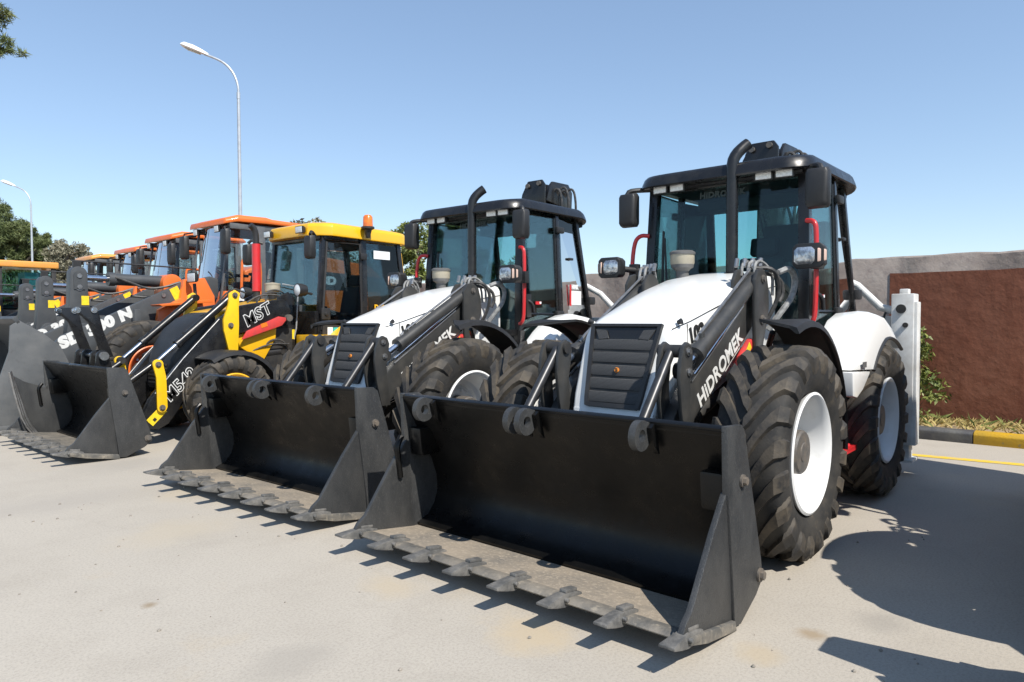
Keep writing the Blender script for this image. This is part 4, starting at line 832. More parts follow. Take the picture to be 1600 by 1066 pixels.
# ------------------------------------------------------------------ yellow and black backhoe loader
def yellow_backhoe():
    root = empty('backhoe_loader', (0, -7.0, 0)); tag(root, 'yellow and black backhoe loader with a yellow cab roof and an amber beacon', 'backhoe loader')
    c = MB(); c.box((-1.0, 0, .75), (3.0, .7, .5)); c.box((-2.9, 0, .7), (.5, 1.6, .7)); c.box((-.75, 0, 1.15), (.5, 1.0, .6)); c.build('chassis', 'dark', root, bevel=.02)
    a = MB()
    for x, z in ((.20, .56), (-2.0, .70)): a.cyl((x, -.85, z), (x, .85, z), .10, 14)
    a.build('axle', 'dark', root)
    w = make_wheel(root, .565, .36, .30, 18, 'yellow', .14, .10); w.location = (.20, .92, .565); share(w, root, (.20, -.92, .565), (0, .3, 0), (1, -1, 1))
    w = make_wheel(root, .70, .46, .37, 20, 'yellow', .16, .14); w.location = (-2.0, .95, .70); share(w, root, (-2.0, -.95, .70), (0, .3, 0), (1, -1, 1))
    # bonnet: black nose, yellow top
    st = [(.72, .32, .90, .70), (.69, .36, 1.08, .66), (.62, .38, 1.27, .66), (.50, .40, 1.46, .66), (.33, .41, 1.60, .68), (.16, .41, 1.67, .70), (.10, .41, 1.68, .70)]
    rings = [[(x, s*h, z) for s, h, z in ((-1, hw, zb), (-1, hw, zt-.10), (-1, hw*.94, zt-.035), (-1, hw*.75, zt), (1, hw*.75, zt), (1, hw*.94, zt-.035), (1, hw, zt-.10), (1, hw, zb))] for x, hw, zt, zb in st]
    hood = MB().loft(rings).build('bonnet_nose', 'plastic', root)
    MB().box((.22, .28, 1.655), (.10, .06, .004)).build('nose_badge', 'greyplastic', hood)
    for i in range(6): MB().box((.725-.0*i, 0, .74+.05*i), (.02, .55, .02)).build('nose_slat', 'dark', hood)
    MB().prism([(.12, 1.62), (.10, 1.69), (-.35, 1.77), (-.95, 1.90), (-.95, 1.0), (.10, 1.0)], -.43, .43).build('bonnet', 'yellow', root, bevel=.04, seg=3)
    ex = MB(); ex.cyl((-.72, 0, 2.0), (-.72, 0, 2.70), .062, 20); exo = ex.build('exhaust_muffler', 'red', root)
    MB().tube([(-.72, 0, 1.85), (-.72, 0, 2.02)], .05, 12).build('exhaust_base', 'dark', exo); MB().tube([(-.72, 0, 2.69), (-.72, 0, 2.85), (-.69, .0, 2.93), (-.63, .0, 2.97)], .045, 14, 2).build('exhaust_pipe', 'plastic', exo)
    pc = MB().lathe([(.06, 1.85), (.06, 1.96), (.09, 1.98), (.09, 2.0)], (-.85, .22, 0), 'Z', 22).build('air_precleaner', 'plastic', root)
    MB().lathe([(.085, 1.98), (.11, 2.0), (.11, 2.09), (.10, 2.10)], (-.85, .22, 0), 'Z', 22).build('dust_bowl', 'cream', pc); MB().lathe([(.115, 2.09), (.115, 2.11), (0, 2.13)], (-.85, .22, 0), 'Z', 22).build('cap', 'cream', pc)
    for s in (1, -1):
        y = lambda q: s*q
        arm = MB().prism([(-.85, 1.86), (-.75, 1.87), (-.10, 1.76), (.14, 1.60), (.62, 1.10), (1.06, .58), (1.16, .36), (1.12, .22), (.96, .20), (.84, .26), (.28, .97), (-.10, 1.38), (-.85, 1.58), (-.92, 1.70)], y(.50), y(.60)).build('loader_arm', 'black', root, bevel=.012)
        ed = MB().tube([(.16, y(.602), 1.585), (.64, y(.602), 1.085), (1.0, y(.602), .655)], .008, 6).build('arm_edge', 'steel', arm)
        if s > 0:
            xd = Vector((-.40, 0, .225)); outline_text('maker_lettering', "MST", .23, (-.235, .602, 1.475), xd, (0, 0, 1), arm, .012, .12, .98)
            outline_text('model_lettering', "M542", .21, (.82, .602, .535), (-.36, 0, .335), (0, 0, 1), arm, .012, .1, .95)
            MB().box((.985, .602, .375), (.11, .003, .24), Matrix.Rotation(R(-46), 3, 'Y')).build('warning_sticker', 'decal_y', arm)
            MB().box((1.01, .604, .33), (.04, .003, .04), Matrix.Rotation(R(-46), 3, 'Y')).build('sticker_mark', 'print_k', arm)
        cp = MB().prism([(-.12, 1.94), (-.05, 1.98), (.03, 1.93), (.04, 1.80), (.115, 1.58), (.115, 1.44), (.04, 1.12), (-.02, 1.05), (-.08, 1.12), (-.10, 1.5), (-.10, 1.75)], y(.60), y(.64)).build('crank_plate', 'yel_link', root, bevel=.006)
        pb = MB(); bolt(pb, (-.045, y(.64), 1.91), .03, .03, s); bpo = pb.build('crank_pin', 'hub', cp)
        for zz in (1.50, 1.13):
            pb = MB(); bolt(pb, (.02 if zz > 1.2 else -.02, y(.64), zz), .03, .03, s); pb.build('crank_pin', 'hub', cp)
        ram(root, (-.05, y(.55), 1.90), (.97, y(.55), 1.03), .72, .052, .03, 'black')
        lk = MB(); lk.prism(circ(.97, 1.02, .065, 10, 190, 8)+[(.875, .86), (.865, .48)]+circ(.93, .475, .06, 190, 360, 8)+[(.995, .86)], y(.605), y(.64)); lko = lk.build('bucket_link', 'yel_link', root, bevel=.005)
        for x_, z_ in ((.97, 1.02), (.93, .475)):
            pb = MB(); bolt(pb, (x_, y(.64), z_), .03, .025, s); pb.build('link_pin', 'hub', lko)
        MB().tube([(1.0, y(.5), 1.0), (1.40, y(.5), .72)], .04, 10).build('tilt_rod', 'black', root)
        MB().prism([(-.22, 1.42), (-.14, 1.30), (-.75, 1.49), (-.85, 1.60), (-.70, 1.62)], y(.60), y(.635)).build('safety_strut', 'redfade', root, bevel=.01)
        MB().box((-.47, y(.638), 1.50), (.10, .003, .06), Matrix.Rotation(R(16), 3, 'Y')).build('strut_sticker', 'amber', root)
        MB().prism([(-.10, 1.36), (-.16, 1.20), (-.50, .98), (-.70, 1.30), (-.72, 1.48)], y(.48), y(.54)).build('arm_bracket', 'yellow', root, bevel=.01)
        ram(root, (-.85, y(.46), 1.12), (.50, y(.46), 1.0), .75, .06, .03, 'plastic')
        MB().cyl((-.86, y(.6), 1.60), (-.86, y(.66), 1.60), .05, 16).build('arm_pivot', 'hub', root)
        tw = MB(); tw.prism([(-.78, 1.9), (-.95, 1.98), (-1.05, 1.9), (-1.05, .8), (-.72, .8)], y(.44), y(.49)); tw.build('loader_tower', 'black', root, bevel=.01)
        MB().box((-.80, y(.492), 1.25), (.20, .004, .22)).build('data_plate', 'decal_w', root); MB().box((-.98, y(.492), 1.36), (.12, .004, .14)).build('tower_sticker', 'decal_y', root)
        arc_fender(root, (.16, .52), .66, 58, 175, y(.62), y(1.10), 'plastic', 'front_fender', .018, .06)
        arc_fender(root, (-2.0, .70), .86, 20, 165, y(.60), y(1.18), 'yellow', 'rear_fender', .02, .06)
        bx = MB(); bx.box((-1.45, y(.72), 1.20), (.75, .5, .30)); bx.build('side_tank', 'yellow', root, bevel=.02)
    hs = MB()
    for i in range(3): hs.tube([(-.40-.12*i, .30+.05*i, 1.82), (-.55-.05*i, .36, 1.93+.03*i), (-.80-.03*i, .42, 1.95+.035*i), (-.98, .46, 1.85), (-1.02, .48, 1.6)], .012, 6, 2)
    hs.tube([(.25, .35, 1.55), (-.05, .5, 2.03), (-.3, .45, 1.95)], .012, 6, 2); hs.tube([(-.5, .5, 1.15), (-.62, .56, 1.30), (-.82, .55, 1.28), (-.95, .5, 1.1)], .014, 6, 2); hs.tube([(-.3, .52, 1.12), (-.6, .58, 1.24), (-.9, .56, 1.22)], .012, 6, 2)
    hs.build('hose', 'hose', root)
    gd = MB(); gd.tube([(-1.02, .46, 1.20), (-1.05, .52, 1.45), (-1.08, .54, 2.06), (-.82, .54, 2.09)], .012, 6, 0); gd.build('guard_rail', 'galv', root)
    # bucket
    bk = make_bucket(root, 1.15, .325, .0, 1.0, 8, 'bucket', 'scuffed', (), 'edge', False, 'edge')
    MB().prism([(2.09, .88), (2.00, .55), (1.93, .25), (1.82, .06), (1.55, .05), (1.40, .30), (1.45, .66), (1.62, .62), (1.80, .72), (1.95, .78)], -1.15, -1.10).build('left_cheek', 'scuffed', bk, bevel=.006)
    for i in range(3): MB().tube([(1.80+.035*i, -1.07+.05*i, .05), (1.93+.035*i, -1.07+.05*i, .25), (2.0+.035*i, -1.07+.05*i, .55), (2.10+.02*i, -1.08+.06*i, .92)], .014, 6, 1).build('folded_fork', 'steel', bk)
    for yy in (-.22, -.95):
        pl = MB().prism([(1.63, 1.68), (1.61, 1.745), (1.41, 1.745), (1.36, 1.70), (1.30, 1.42), (1.19, 1.10), (1.32, 1.09), (1.42, 1.40), (1.48, 1.55), (1.55, 1.63)], yy, yy+.04).build('hitch_plate', 'black', root, bevel=.006)
        for xx in (1.60, 1.41):
            pb = MB(); bolt(pb, (xx, yy+.04, 1.705), .032, .03, 1); pb.build('hitch_bolt', 'chrome', pl)
    MB().cyl((1.36, -.95, 1.12), (1.36, -.05, 1.12), .035, 14).build('hitch_pin', 'chrome', root)
    for yy in (-.86, -.62, -.30, -.10):
        MB().prism(circ(1.36, 1.12, .075, 0, 180, 8)+[(1.25, .95), (1.45, .95)], yy, yy+.04).build('hitch_ear', 'black', root, bevel=.005)
    MB().cyl((1.36, -.05, 1.12), (1.36, .0, 1.12), .055, 14).build('pin_head', 'steel', root)
    # cab
    cab = MB()
    for s in (1, -1):
        q = lambda p: (p[0], p[1]*s, p[2])
        cab.loft(pillar(q((-1.28, .71, 1.05)), q((-1.43, .66, 2.84)), .06, .08)); cab.loft(pillar(q((-2.10, .78, 1.05)), q((-2.10, .73, 2.84)), .11, .06)); cab.loft(pillar(q((-2.98, .74, 1.50)), q((-2.82, .70, 2.84)), .08, .08))
        cab.prism([(-1.26, 1.05), (-2.2, 1.05), (-2.9, 1.50), (-2.9, 1.60), (-2.15, 1.40), (-1.29, 1.40)], s*.73, s*.77); cab.prism([(-1.42, 2.78), (-2.86, 2.78), (-2.86, 2.86), (-1.42, 2.86)], s*.66, s*.73)
    cab.box((-1.42, 0, 2.82), (.08, 1.3, .08)); cab.box((-2.84, 0, 2.82), (.08, 1.4, .08)); cab.box((-1.29, 0, 1.40), (.08, 1.40, .6)); cab.build('cab_frame', 'black', root, bevel=.008)
    fl = MB(); fl.box((-2.0, 0, 1.10), (1.7, 1.4, .08)); fl.box((-2.12, 0, 2.82), (1.36, 1.3, .05)); fl.box((-2.70, 0, 1.45), (.35, 1.3, .5)); fl.build('cab_floor', 'interior', root)
    glass(root, [(-1.325, -.67, 1.70), (-1.325, .67, 1.70), (-1.425, .62, 2.78), (-1.425, -.62, 2.78)], name='windscreen')
    glass(root, [(-2.97, -.68, 1.60), (-2.97, .68, 1.60), (-2.84, .66, 2.78), (-2.84, -.66, 2.78)], name='rear_window')
    seat(root, -2.25, 1.45, -.1); steering(root, -1.55, 1.98); cn = MB(); cn.box((-1.36, 0, 1.55), (.2, .5, .5)); cn.box((-1.9, -.5, 1.6), (.7, .14, .4)); cn.build('control_console', 'interior', root, bevel=.02)
    for s in (1, -1):
        q = lambda x, y, z: (x, s*y, z)
        d = MB(); d.tube([q(-1.34, .745, 1.42), q(-1.47, .70, 2.74), q(-2.03, .765, 2.74), q(-2.03, .80, 1.42), q(-1.34, .745, 1.42)], .022, 8); door = d.build('door', 'plastic', root)
        glass(door, [q(-1.34, .745, 1.42), q(-2.03, .80, 1.42), q(-2.03, .765, 2.74), q(-1.47, .70, 2.74)], 'clear', 'door_glass')
        dp_ = MB(); dp_.prism([(-1.29, 1.10), (-2.04, 1.10), (-2.04, 1.52), (-1.9, 1.56), (-1.42, 1.56), (-1.33, 1.62)], s*.775, s*.805); dp_.build('door_panel', 'plastic', door, bevel=.015)
        hd = MB(); hd.box(q(-1.36, .81, 1.66), (.15, .04, .17)); hd.cyl(q(-1.36, .83, 1.66), q(-1.36, .85, 1.66), .03, 10); hd.build('door_handle', 'plastic', door, bevel=.02)
        if s > 0:
            MB().box((-1.44, .808, 1.40), (.09, .004, .12)).build('white_sticker', 'decal_w', door); MB().box((-1.545, .808, 1.395), (.10, .004, .12)).build('teal_sticker', 'decal_t', door)
        for zz in (2.55, 1.60): MB().box(q(-2.06, .815, zz), (.12, .04, .10)).build('door_hinge', 'plastic', root, bevel=.015)
        gq = glass(root, [q(-2.17, .785, 1.50), q(-2.90, .75, 1.62), q(-2.80, .715, 2.77), q(-2.16, .745, 2.77)], 'sideglass', 'quarter_glass')
        if s > 0:
            MB().box((-2.46, .762, 2.60), (.34, .004, .13), Matrix.Rotation(R(3), 3, 'Z')).build('window_sticker', 'decal_w', gq)
            text('window_lettering', "D.M", .11, (-2.28, .793, 1.73), (-1, -.02, 0), (0, 0, 1), 'yellow', gq, .006)
        mirror(root, (-1.06, s*.88, 2.62), [q(-1.25, .74, 2.80), q(-1.12, .84, 2.86), q(-1.07, .88, 2.80)], .17, .34, s)
        MB().tube([q(-1.18, .74, 1.95), q(-.98, .78, 1.98)], .018, 7).build('headlight_arm', 'plastic', root)
        b = MB().lathe([(.03, -.12), (.08, -.10), (.095, -.02), (.095, .03), (.085, .035)], (-.94, s*.78, 2.0), 'X', 22).build('headlight', 'plastic', root); MB().lathe([(0, .05), (.05, .045), (.083, .03)], (-.94, s*.78, 2.0), 'X', 22).build('lens', 'lens', b)
    # roof with sloping front
    def ring(k, z, f=0):
        out = []
        for x, y in ((-1.24-f, .54), (-1.24-f, -.54), (-1.36, -.70), (-1.5, -.81), (-2.85, -.80), (-3.0, -.74), (-3.04, -.5), (-3.04, .5), (-3.0, .74), (-2.85, .80), (-1.5, .81), (-1.36, .70)): out.append((-2.05+(x+2.05)*k, y*k, z-(.02*max(0, -x-1.6))))
        return out
    rf = MB().loft([ring(.93, 2.83), ring(1.0, 2.83), ring(1.0, 2.86), ring(.985, 2.97), ring(.955, 3.015), ring(.86, 3.04), ring(.4, 3.06)]).build('roof', 'yellow', root, bevel=.01, ang=25)
    for yy in (-.5, .5): work_light(root, (-1.17, yy*.9, 2.915), (1, 0, -.05), (.18, .10))
    be = MB().lathe([(0, 3.31), (.05, 3.30), (.072, 3.27), (.078, 3.13), (.078, 3.12)], (-2.1, .88, -.11), 'Z', 24).build('beacon', 'amber', root)
    MB().lathe([(.078, 3.125), (.10, 3.12), (.10, 3.09), (.06, 3.07), (.03, 2.95)], (-2.1, .88, -.11), 'Z', 20).build('beacon_base', 'plastic', be)
    # backhoe at the rear
    bm_ = MB(); bm_.prism([(-3.2, .9), (-3.35, .9), (-3.5, 2.2), (-3.42, 2.75), (-3.2, 2.75), (-3.1, 2.2)], -.12, .12); bm_.build('backhoe_boom', 'yellow', root, bevel=.02)
    for s in (1, -1):
        lg_ = MB(); lg_.box((-3.1, s*1.0, .95), (.2, .18, 1.3)); lg_.build('stabiliser_leg', 'black', root, bevel=.01)
    MB().box((-3.1, 0, .7), (.18, 1.9, .2)).build('backhoe_frame', 'black', root)
    return root
m3 = yellow_backhoe()

# ------------------------------------------------------------------ orange and grey wheel loader
def wheel_loader(label, group):
    root = empty('wheel_loader', (0, -10.2, 0)); tag(root, label, 'wheel loader', group)
    c = MB(); c.box((-.4, 0, 1.0), (1.3, .9, .7)); c.box((-2.8, 0, 1.0), (2.6, 1.0, .7)); c.cyl((-1.5, 0, .7), (-1.5, 0, 1.5), .2, 14); c.build('chassis', 'dark', root, bevel=.03)
    a = MB()
    for x in (0, -3.2): a.cyl((x, -1.0, .79), (x, 1.0, .79), .16, 14)
    a.build('axle', 'dark', root)
    w = make_wheel(root, .79, .55, .36, 18, 'orange', .2, .18, lug_h=.035); w.location = (0, 1.06, .79)
    share(w, root, (0, -1.06, .79), (0, .3, 0), (1, -1, 1)); share(w, root, (-3.2, 1.06, .79), (0, .5, 0)); share(w, root, (-3.2, -1.06, .79), (0, .7, 0), (1, -1, 1))
    f = MB()
    for s in (1, -1): f.prism([(-.25, 1.1), (-.35, 1.75), (-.72, 1.95), (-.78, 2.28), (-1.15, 2.32), (-1.32, 2.0), (-1.35, .9), (-.3, .8)], s*.56, s*.66)
    f.prism([(-.7, 1.2), (-.95, 1.9), (-1.3, 2.0), (-1.3, 1.2)], -.5, .5); f.build('front_frame', 'orange', root, bevel=.012)
    for s in (1, -1):
        MB().prism([(-.25, 1.80), (-.20, 1.83), (-1.05, 1.93), (-1.10, 1.88)], s*.66, s*1.05).build('front_fender', 'orange', root, bevel=.008)
        lp = MB(); lp.tube([(-.86, s*.92, 1.9), (-.84, s*.92, 2.2)], .03, 8); lpo = lp.build('lamp_post', 'plastic', root)
        work_light(root, (-.80, s*.92, 2.30), (1, 0, 0), (.30, .16), 'headlight')
        bo = MB().prism([(-1.45, 2.32), (-1.30, 2.36), (-.78, 2.22), (.32, 1.68), (1.05, 1.34), (1.55, .78), (1.62, .50), (1.48, .36), (1.30, .42), (1.10, .74), (.55, 1.10), (-.1, 1.40), (-.92, 1.70), (-1.45, 2.0)], s*.44, s*.54).build('lift_boom', 'grey', root, bevel=.015)
        if s > 0:
            text('model_lettering', "SD 300 N", .23, (1.06, .542, 1.14), Vector((-.90, 0, .435)), (0, 0, 1), 'print_w', bo, .018, .1, .001, 1.1, 1.15)
            MB().box((-.70, .543, 2.03), (.15, .003, .24), Matrix.Rotation(R(27), 3, 'Y')).build('warning_sticker', 'decal_y', bo)
            MB().cyl((-.48, .54, 2.0), (-.48, .56, 2.0), .035, 12).build('lift_eye', 'steel', bo)
        ram(root, (-1.1, s*.35, 1.2), (.3, s*.35, 1.25), .65, .08, .045, 'grey')
        MB().box((.02, s*.70, 1.28), (.10, .10, .95)).build('boom_stop', 'grey', root, bevel=.012)
    cr = MB()
    cr.prism(circ(.66, 2.33, .125, 0, 180, 10)+[(.53, 2.0), (.48, 1.5), (.40, 1.30), (.46, 1.10), (.62, .95), (.80, .98), (.86, 1.3), (.80, 1.9)], -.10, .10); cro = cr.build('tilt_crank', 'grey', root, bevel=.012)
    for zz in (2.30, 2.12):
        pb = MB(); bolt(pb, (.66, .10, zz), .05, .03, 1); pb.build('crank_bolt', 'steel', cro)
    MB().prism(circ(.66, 2.30, .085, 0, 180, 10)+[(.58, 2.08), (.74, 2.08)], .10, .115).build('crank_boss', 'grey', cro)
    MB().box((.58, .104, 1.90), (.11, .004, .15)).build('warning_sticker', 'decal_y', cro)
    pv = MB(); pv.cyl((.64, .10, 1.36), (.64, .22, 1.36), .17, 22); pv.cyl((.64, .22, 1.36), (.64, .24, 1.36), .06, 12); pv.build('crank_pivot', 'grey', cro, bevel=.01)
    MB().cyl((.64, -.5, 1.36), (.64, .5, 1.36), .07, 14).build('pivot_shaft', 'dark', root)
    cb = MB(); cb.cyl((.60, 0, 2.28), (.10, 0, 2.27), .048, 16); rod = cb.build('tilt_rod', 'chrome', root)
    cb = MB(); cb.cyl((.18, 0, 2.27), (-.68, 0, 2.26), .10, 24); cb.cyl((.20, 0, 2.27), (.10, 0, 2.27), .115, 24); cb.build('tilt_cylinder', 'grey', root)
    br = MB(); br.prism(circ(-.78, 2.22, .17, -20, 200, 12)+[(-1.0, 1.9), (-.62, 1.9)], -.20, .22); br.build('cylinder_bracket', 'orange', root, bevel=.015)
    hs = MB(); hs.tube([(.12, .10, 2.30), (-.1, .14, 2.22), (-.35, .16, 2.12), (-.6, .2, 2.14), (-.9, .24, 2.25)], .022, 8, 2); hs.tube([(-.2, -.12, 2.0), (-.6, .1, 1.95), (-1.0, .2, 2.1)], .022, 8, 2); hs.build('hose', 'hose', root)
    ind = MB(); ind.box((.66, 0, 2.50), (.12, .05, .10)); ind.tube([(.74, 0, 2.55), (.30, 0, 2.55), (-1.3, 0, 2.52)], .014, 6); ind.build('level_indicator', 'plastic', root)
    MB().tube([(.70, 0, 1.05), (1.30, 0, 1.0)], .06, 12).build('bucket_link', 'grey', root)
    # bucket
    pr_ = [(1.25, 1.10), (1.47, 1.36), (1.80, 1.50), (1.98, 1.58)]
    sh = [(x-.16, z) for x, z in ((1.98, 1.58), (1.70, 1.40), (1.48, 1.20), (1.36, .92), (1.36, .60), (1.46, .32), (1.66, .12), (1.95, .06), (2.75, .08))]
    bk = MB(); bk.plate(sh, -1.38, 1.38, .035); bko = bk.build('loader_bucket', 'bucketgrey', root)
    for s in (1, -1):
        ch = MB(); ch.prism(sh[:-1]+[(2.46, .07), (2.44, .22), (2.06, .78), (1.94, 1.15), (1.92, 1.50)], s*1.40, s*1.36); ch.build('bucket_cheek', 'bucketgrey', bko, bevel=.006)
        ch = MB(); ch.prism([(1.34, .30), (1.54, .09), (1.79, .03), (2.49, .05), (2.46, .14), (1.84, .13), (1.59, .2)], s*1.405, s*1.38); ch.build('wear_plate', 'bucketgrey', bko, bevel=.006)
    MB().prism([(2.24, .05), (2.76, .075), (2.76, .09), (2.24, .11)], -1.42, 1.42).build('cutting_edge', 'edge', bko)
    MB().prism([(1.79, 1.55), (1.86, 1.64), (1.90, 1.60), (1.84, 1.52)], -1.40, 1.40).build('spill_guard', 'grey', bko, bevel=.008)
    for yy in (-.5, -.36, .36, .5, 0): MB().prism([(.98, 1.0), (.93, .85), (1.05, .5), (1.18, .5), (1.19, .95), (1.25, 1.10), (1.10, 1.12)], yy-.02, yy+.02).build('bucket_lug', 'grey', bko, bevel=.006)
    # cab
    cab = MB()
    for s in (1, -1):
        q = lambda p: (p[0], p[1]*s, p[2])
        cab.loft(pillar(q((-1.42, .62, 1.75)), q((-1.66, .60, 3.32)), .035, .05)); cab.loft(pillar(q((-2.18, .74, 1.7)), q((-2.20, .70, 3.32)), .16, .07)); cab.loft(pillar(q((-3.02, .72, 1.9)), q((-3.0, .68, 3.32)), .13, .09))
        cab.prism([(-1.45, 1.70), (-3.1, 1.70), (-3.1, 1.9), (-2.2, 1.95), (-1.5, 1.80)], s*.70, s*.76); cab.prism([(-1.6, 3.24), (-3.05, 3.24), (-3.05, 3.34), (-1.6, 3.34)], s*.62, s*.72)
    cab.box((-3.02, 0, 2.0), (.1, 1.4, .3)); cab.build('cab_frame', 'cabgrey', root, bevel=.008)
    n = 9; lo = [Vector((-1.36-.30*(abs(2*i/(n-1)-1))**2.2, -.66+1.32*i/(n-1), 1.95)) for i in range(n)]; hi = [Vector((p.x-.20, p.y*.96, 3.30)) for p in lo]
    ws = MB(); ws.loft([lo, hi], cap=False, closed=False); ws.build('windscreen', 'clear', root)
    glass(root, [(-3.02, -.66, 2.15), (-3.02, .66, 2.15), (-3.0, .62, 3.26), (-3.0, -.62, 3.26)], 'clear', 'rear_window')
    for s in (1, -1):
        q = lambda x, y, z: (x, s*y, z)
        glass(root, [q(-1.68, .70, 1.95), q(-2.10, .735, 1.95), q(-2.12, .70, 3.26), q(-1.82, .67, 3.26)], 'clear', 'side_window'); glass(root, [q(-2.28, .74, 1.95), q(-2.95, .72, 1.95), q(-2.94, .68, 3.26), q(-2.28, .70, 3.26)], 'clear', 'rear_side_window')
        MB().tube([q(-1.75, .80, 2.0), q(-1.75, .84, 2.60), q(-1.78, .83, 2.68), q(-2.05, .83, 2.68), q(-2.12, .84, 2.6), q(-2.12, .80, 2.0)], .025, 8, 1).build('handrail', 'orange', root)
        MB().tube([q(-1.62, .62, 3.28), q(-1.45, .80, 3.24), q(-1.45, .85, 3.1)], .016, 6).build('mirror_bracket', 'plastic', root); mirror(root, (-1.45, s*.82, 2.98), [q(-1.60, .64, 3.2), q(-1.5, .78, 3.2), q(-1.46, .82, 3.1)], .22, .46, s)
        work_light(root, (-1.50, s*.42, 3.24), (1, 0, -.1), (.16, .12))
        st_ = MB(); st_.box((-1.9, s*.92, 1.55), (1.1, .35, .05)); st_.box((-1.7, s*1.0, 1.1), (.5, .25, .05)); st_.box((-1.7, s*1.0, .7), (.5, .25, .05)); st_.box((-1.45, s*1.0, 1.1), (.04, .25, .9)); st_.build('steps', 'dark', root)
        MB().prism([(-1.36, 1.70), (-1.50, 2.10), (-1.75, 2.10), (-1.75, 1.6), (-1.4, 1.6)], s*.45, s*.70).build('cab_base', 'orange', root, bevel=.02)
        arc_fender(root, (-3.2, .79), .98, 25, 140, s*.70, s*1.36, 'dark', 'rear_fender', .025, .05)
    MB().box((-1.90, .78, 1.86), (.40, .03, .30)).build('battery_cover', 'bwhite', root, bevel=.01)
    seat(root, -2.35, 2.25); steering(root, -1.80, 2.45)
    fl = MB(); fl.box((-2.3, 0, 1.75), (1.5, 1.36, .1)); fl.box((-2.3, 0, 3.30), (1.3, 1.2, .06)); fl.box((-1.66, 0, 2.1), (.16, .5, .5)); fl.build('cab_floor', 'interior', root)
    rings = []
    for x, zt, zb, hw in ((-1.50, 3.36, 3.31, .66), (-1.52, 3.42, 3.32, .70), (-1.68, 3.47, 3.36, .73), (-1.74, 3.495, 3.37, .75), (-2.3, 3.50, 3.38, .78), (-2.42, 3.475, 3.38, .78), (-3.1, 3.46, 3.37, .77), (-3.18, 3.42, 3.36, .75)):
        rings.append([(x, -hw, zb), (x, -hw-.01, (zb+zt)/2), (x, -hw*.95, zt), (x, hw*.95, zt), (x, hw+.01, (zb+zt)/2), (x, hw, zb)])
    MB().loft(rings).build('roof', 'orange', root, bevel=.012, ang=20)
    # engine hood behind the cab, with lettering
    eh = MB(); eh.prism([(-3.15, 1.2), (-3.15, 2.72), (-3.5, 2.86), (-4.7, 2.74), (-5.10, 2.45), (-5.2, 1.2)], -.72, .72); hood = eh.build('engine_hood', 'orange', root, bevel=.05, seg=3)
    for s in (1, -1): MB().prism([(-3.3, 2.18), (-3.35, 2.56), (-5.0, 2.48), (-5.05, 2.18)], s*.722, s*.728).build('hood_band', 'dark', hood)
    text('series_lettering', "SD", .22, (-3.50, .730, 2.30), (-1, 0, -.02), (0, 0, 1), 'print_w', hood, .014, 0, .001, 1.05, 1.3)
    cw = MB(); cw.box((-5.1, 0, .95), (.5, 2.3, .7)); cw.build('counterweight', 'dark', root, bevel=.05)
    MB().tube([(-3.9, .2, 2.4), (-3.9, .2, 3.0), (-3.97, .2, 3.1)], .06, 12).build('exhaust_stack', 'dark', root)
    return root
G4 = 'orange wheel loaders in the row'
m4 = wheel_loader('orange roofed wheel loader with white lettering on its grey boom, directly behind the yellow backhoe loader', None)
m4['label'] = 'orange roofed grey wheel loader standing right behind the yellow backhoe loader'; m4['group'] = G4
m5 = dup(m4); m5.location = (-.40, -13.35, 0); tag(m5, 'orange roofed wheel loader second from the yellow backhoe loader')
m6 = dup(m4); m6.location = (-.95, -16.75, 0); tag(m6, 'orange roofed wheel loader third from the yellow backhoe loader, farthest of the orange ones')
m7 = dup(m4); m7.location = (-1.05, -20.1, 0); tag(m7, 'wheel loader with a pale yellow roof behind the orange roofed ones')
for ch in m7.children:
    if ch.name.startswith('roof'): ch.data = ch.data.copy(); ch.data.materials[0] = M['paleorange']

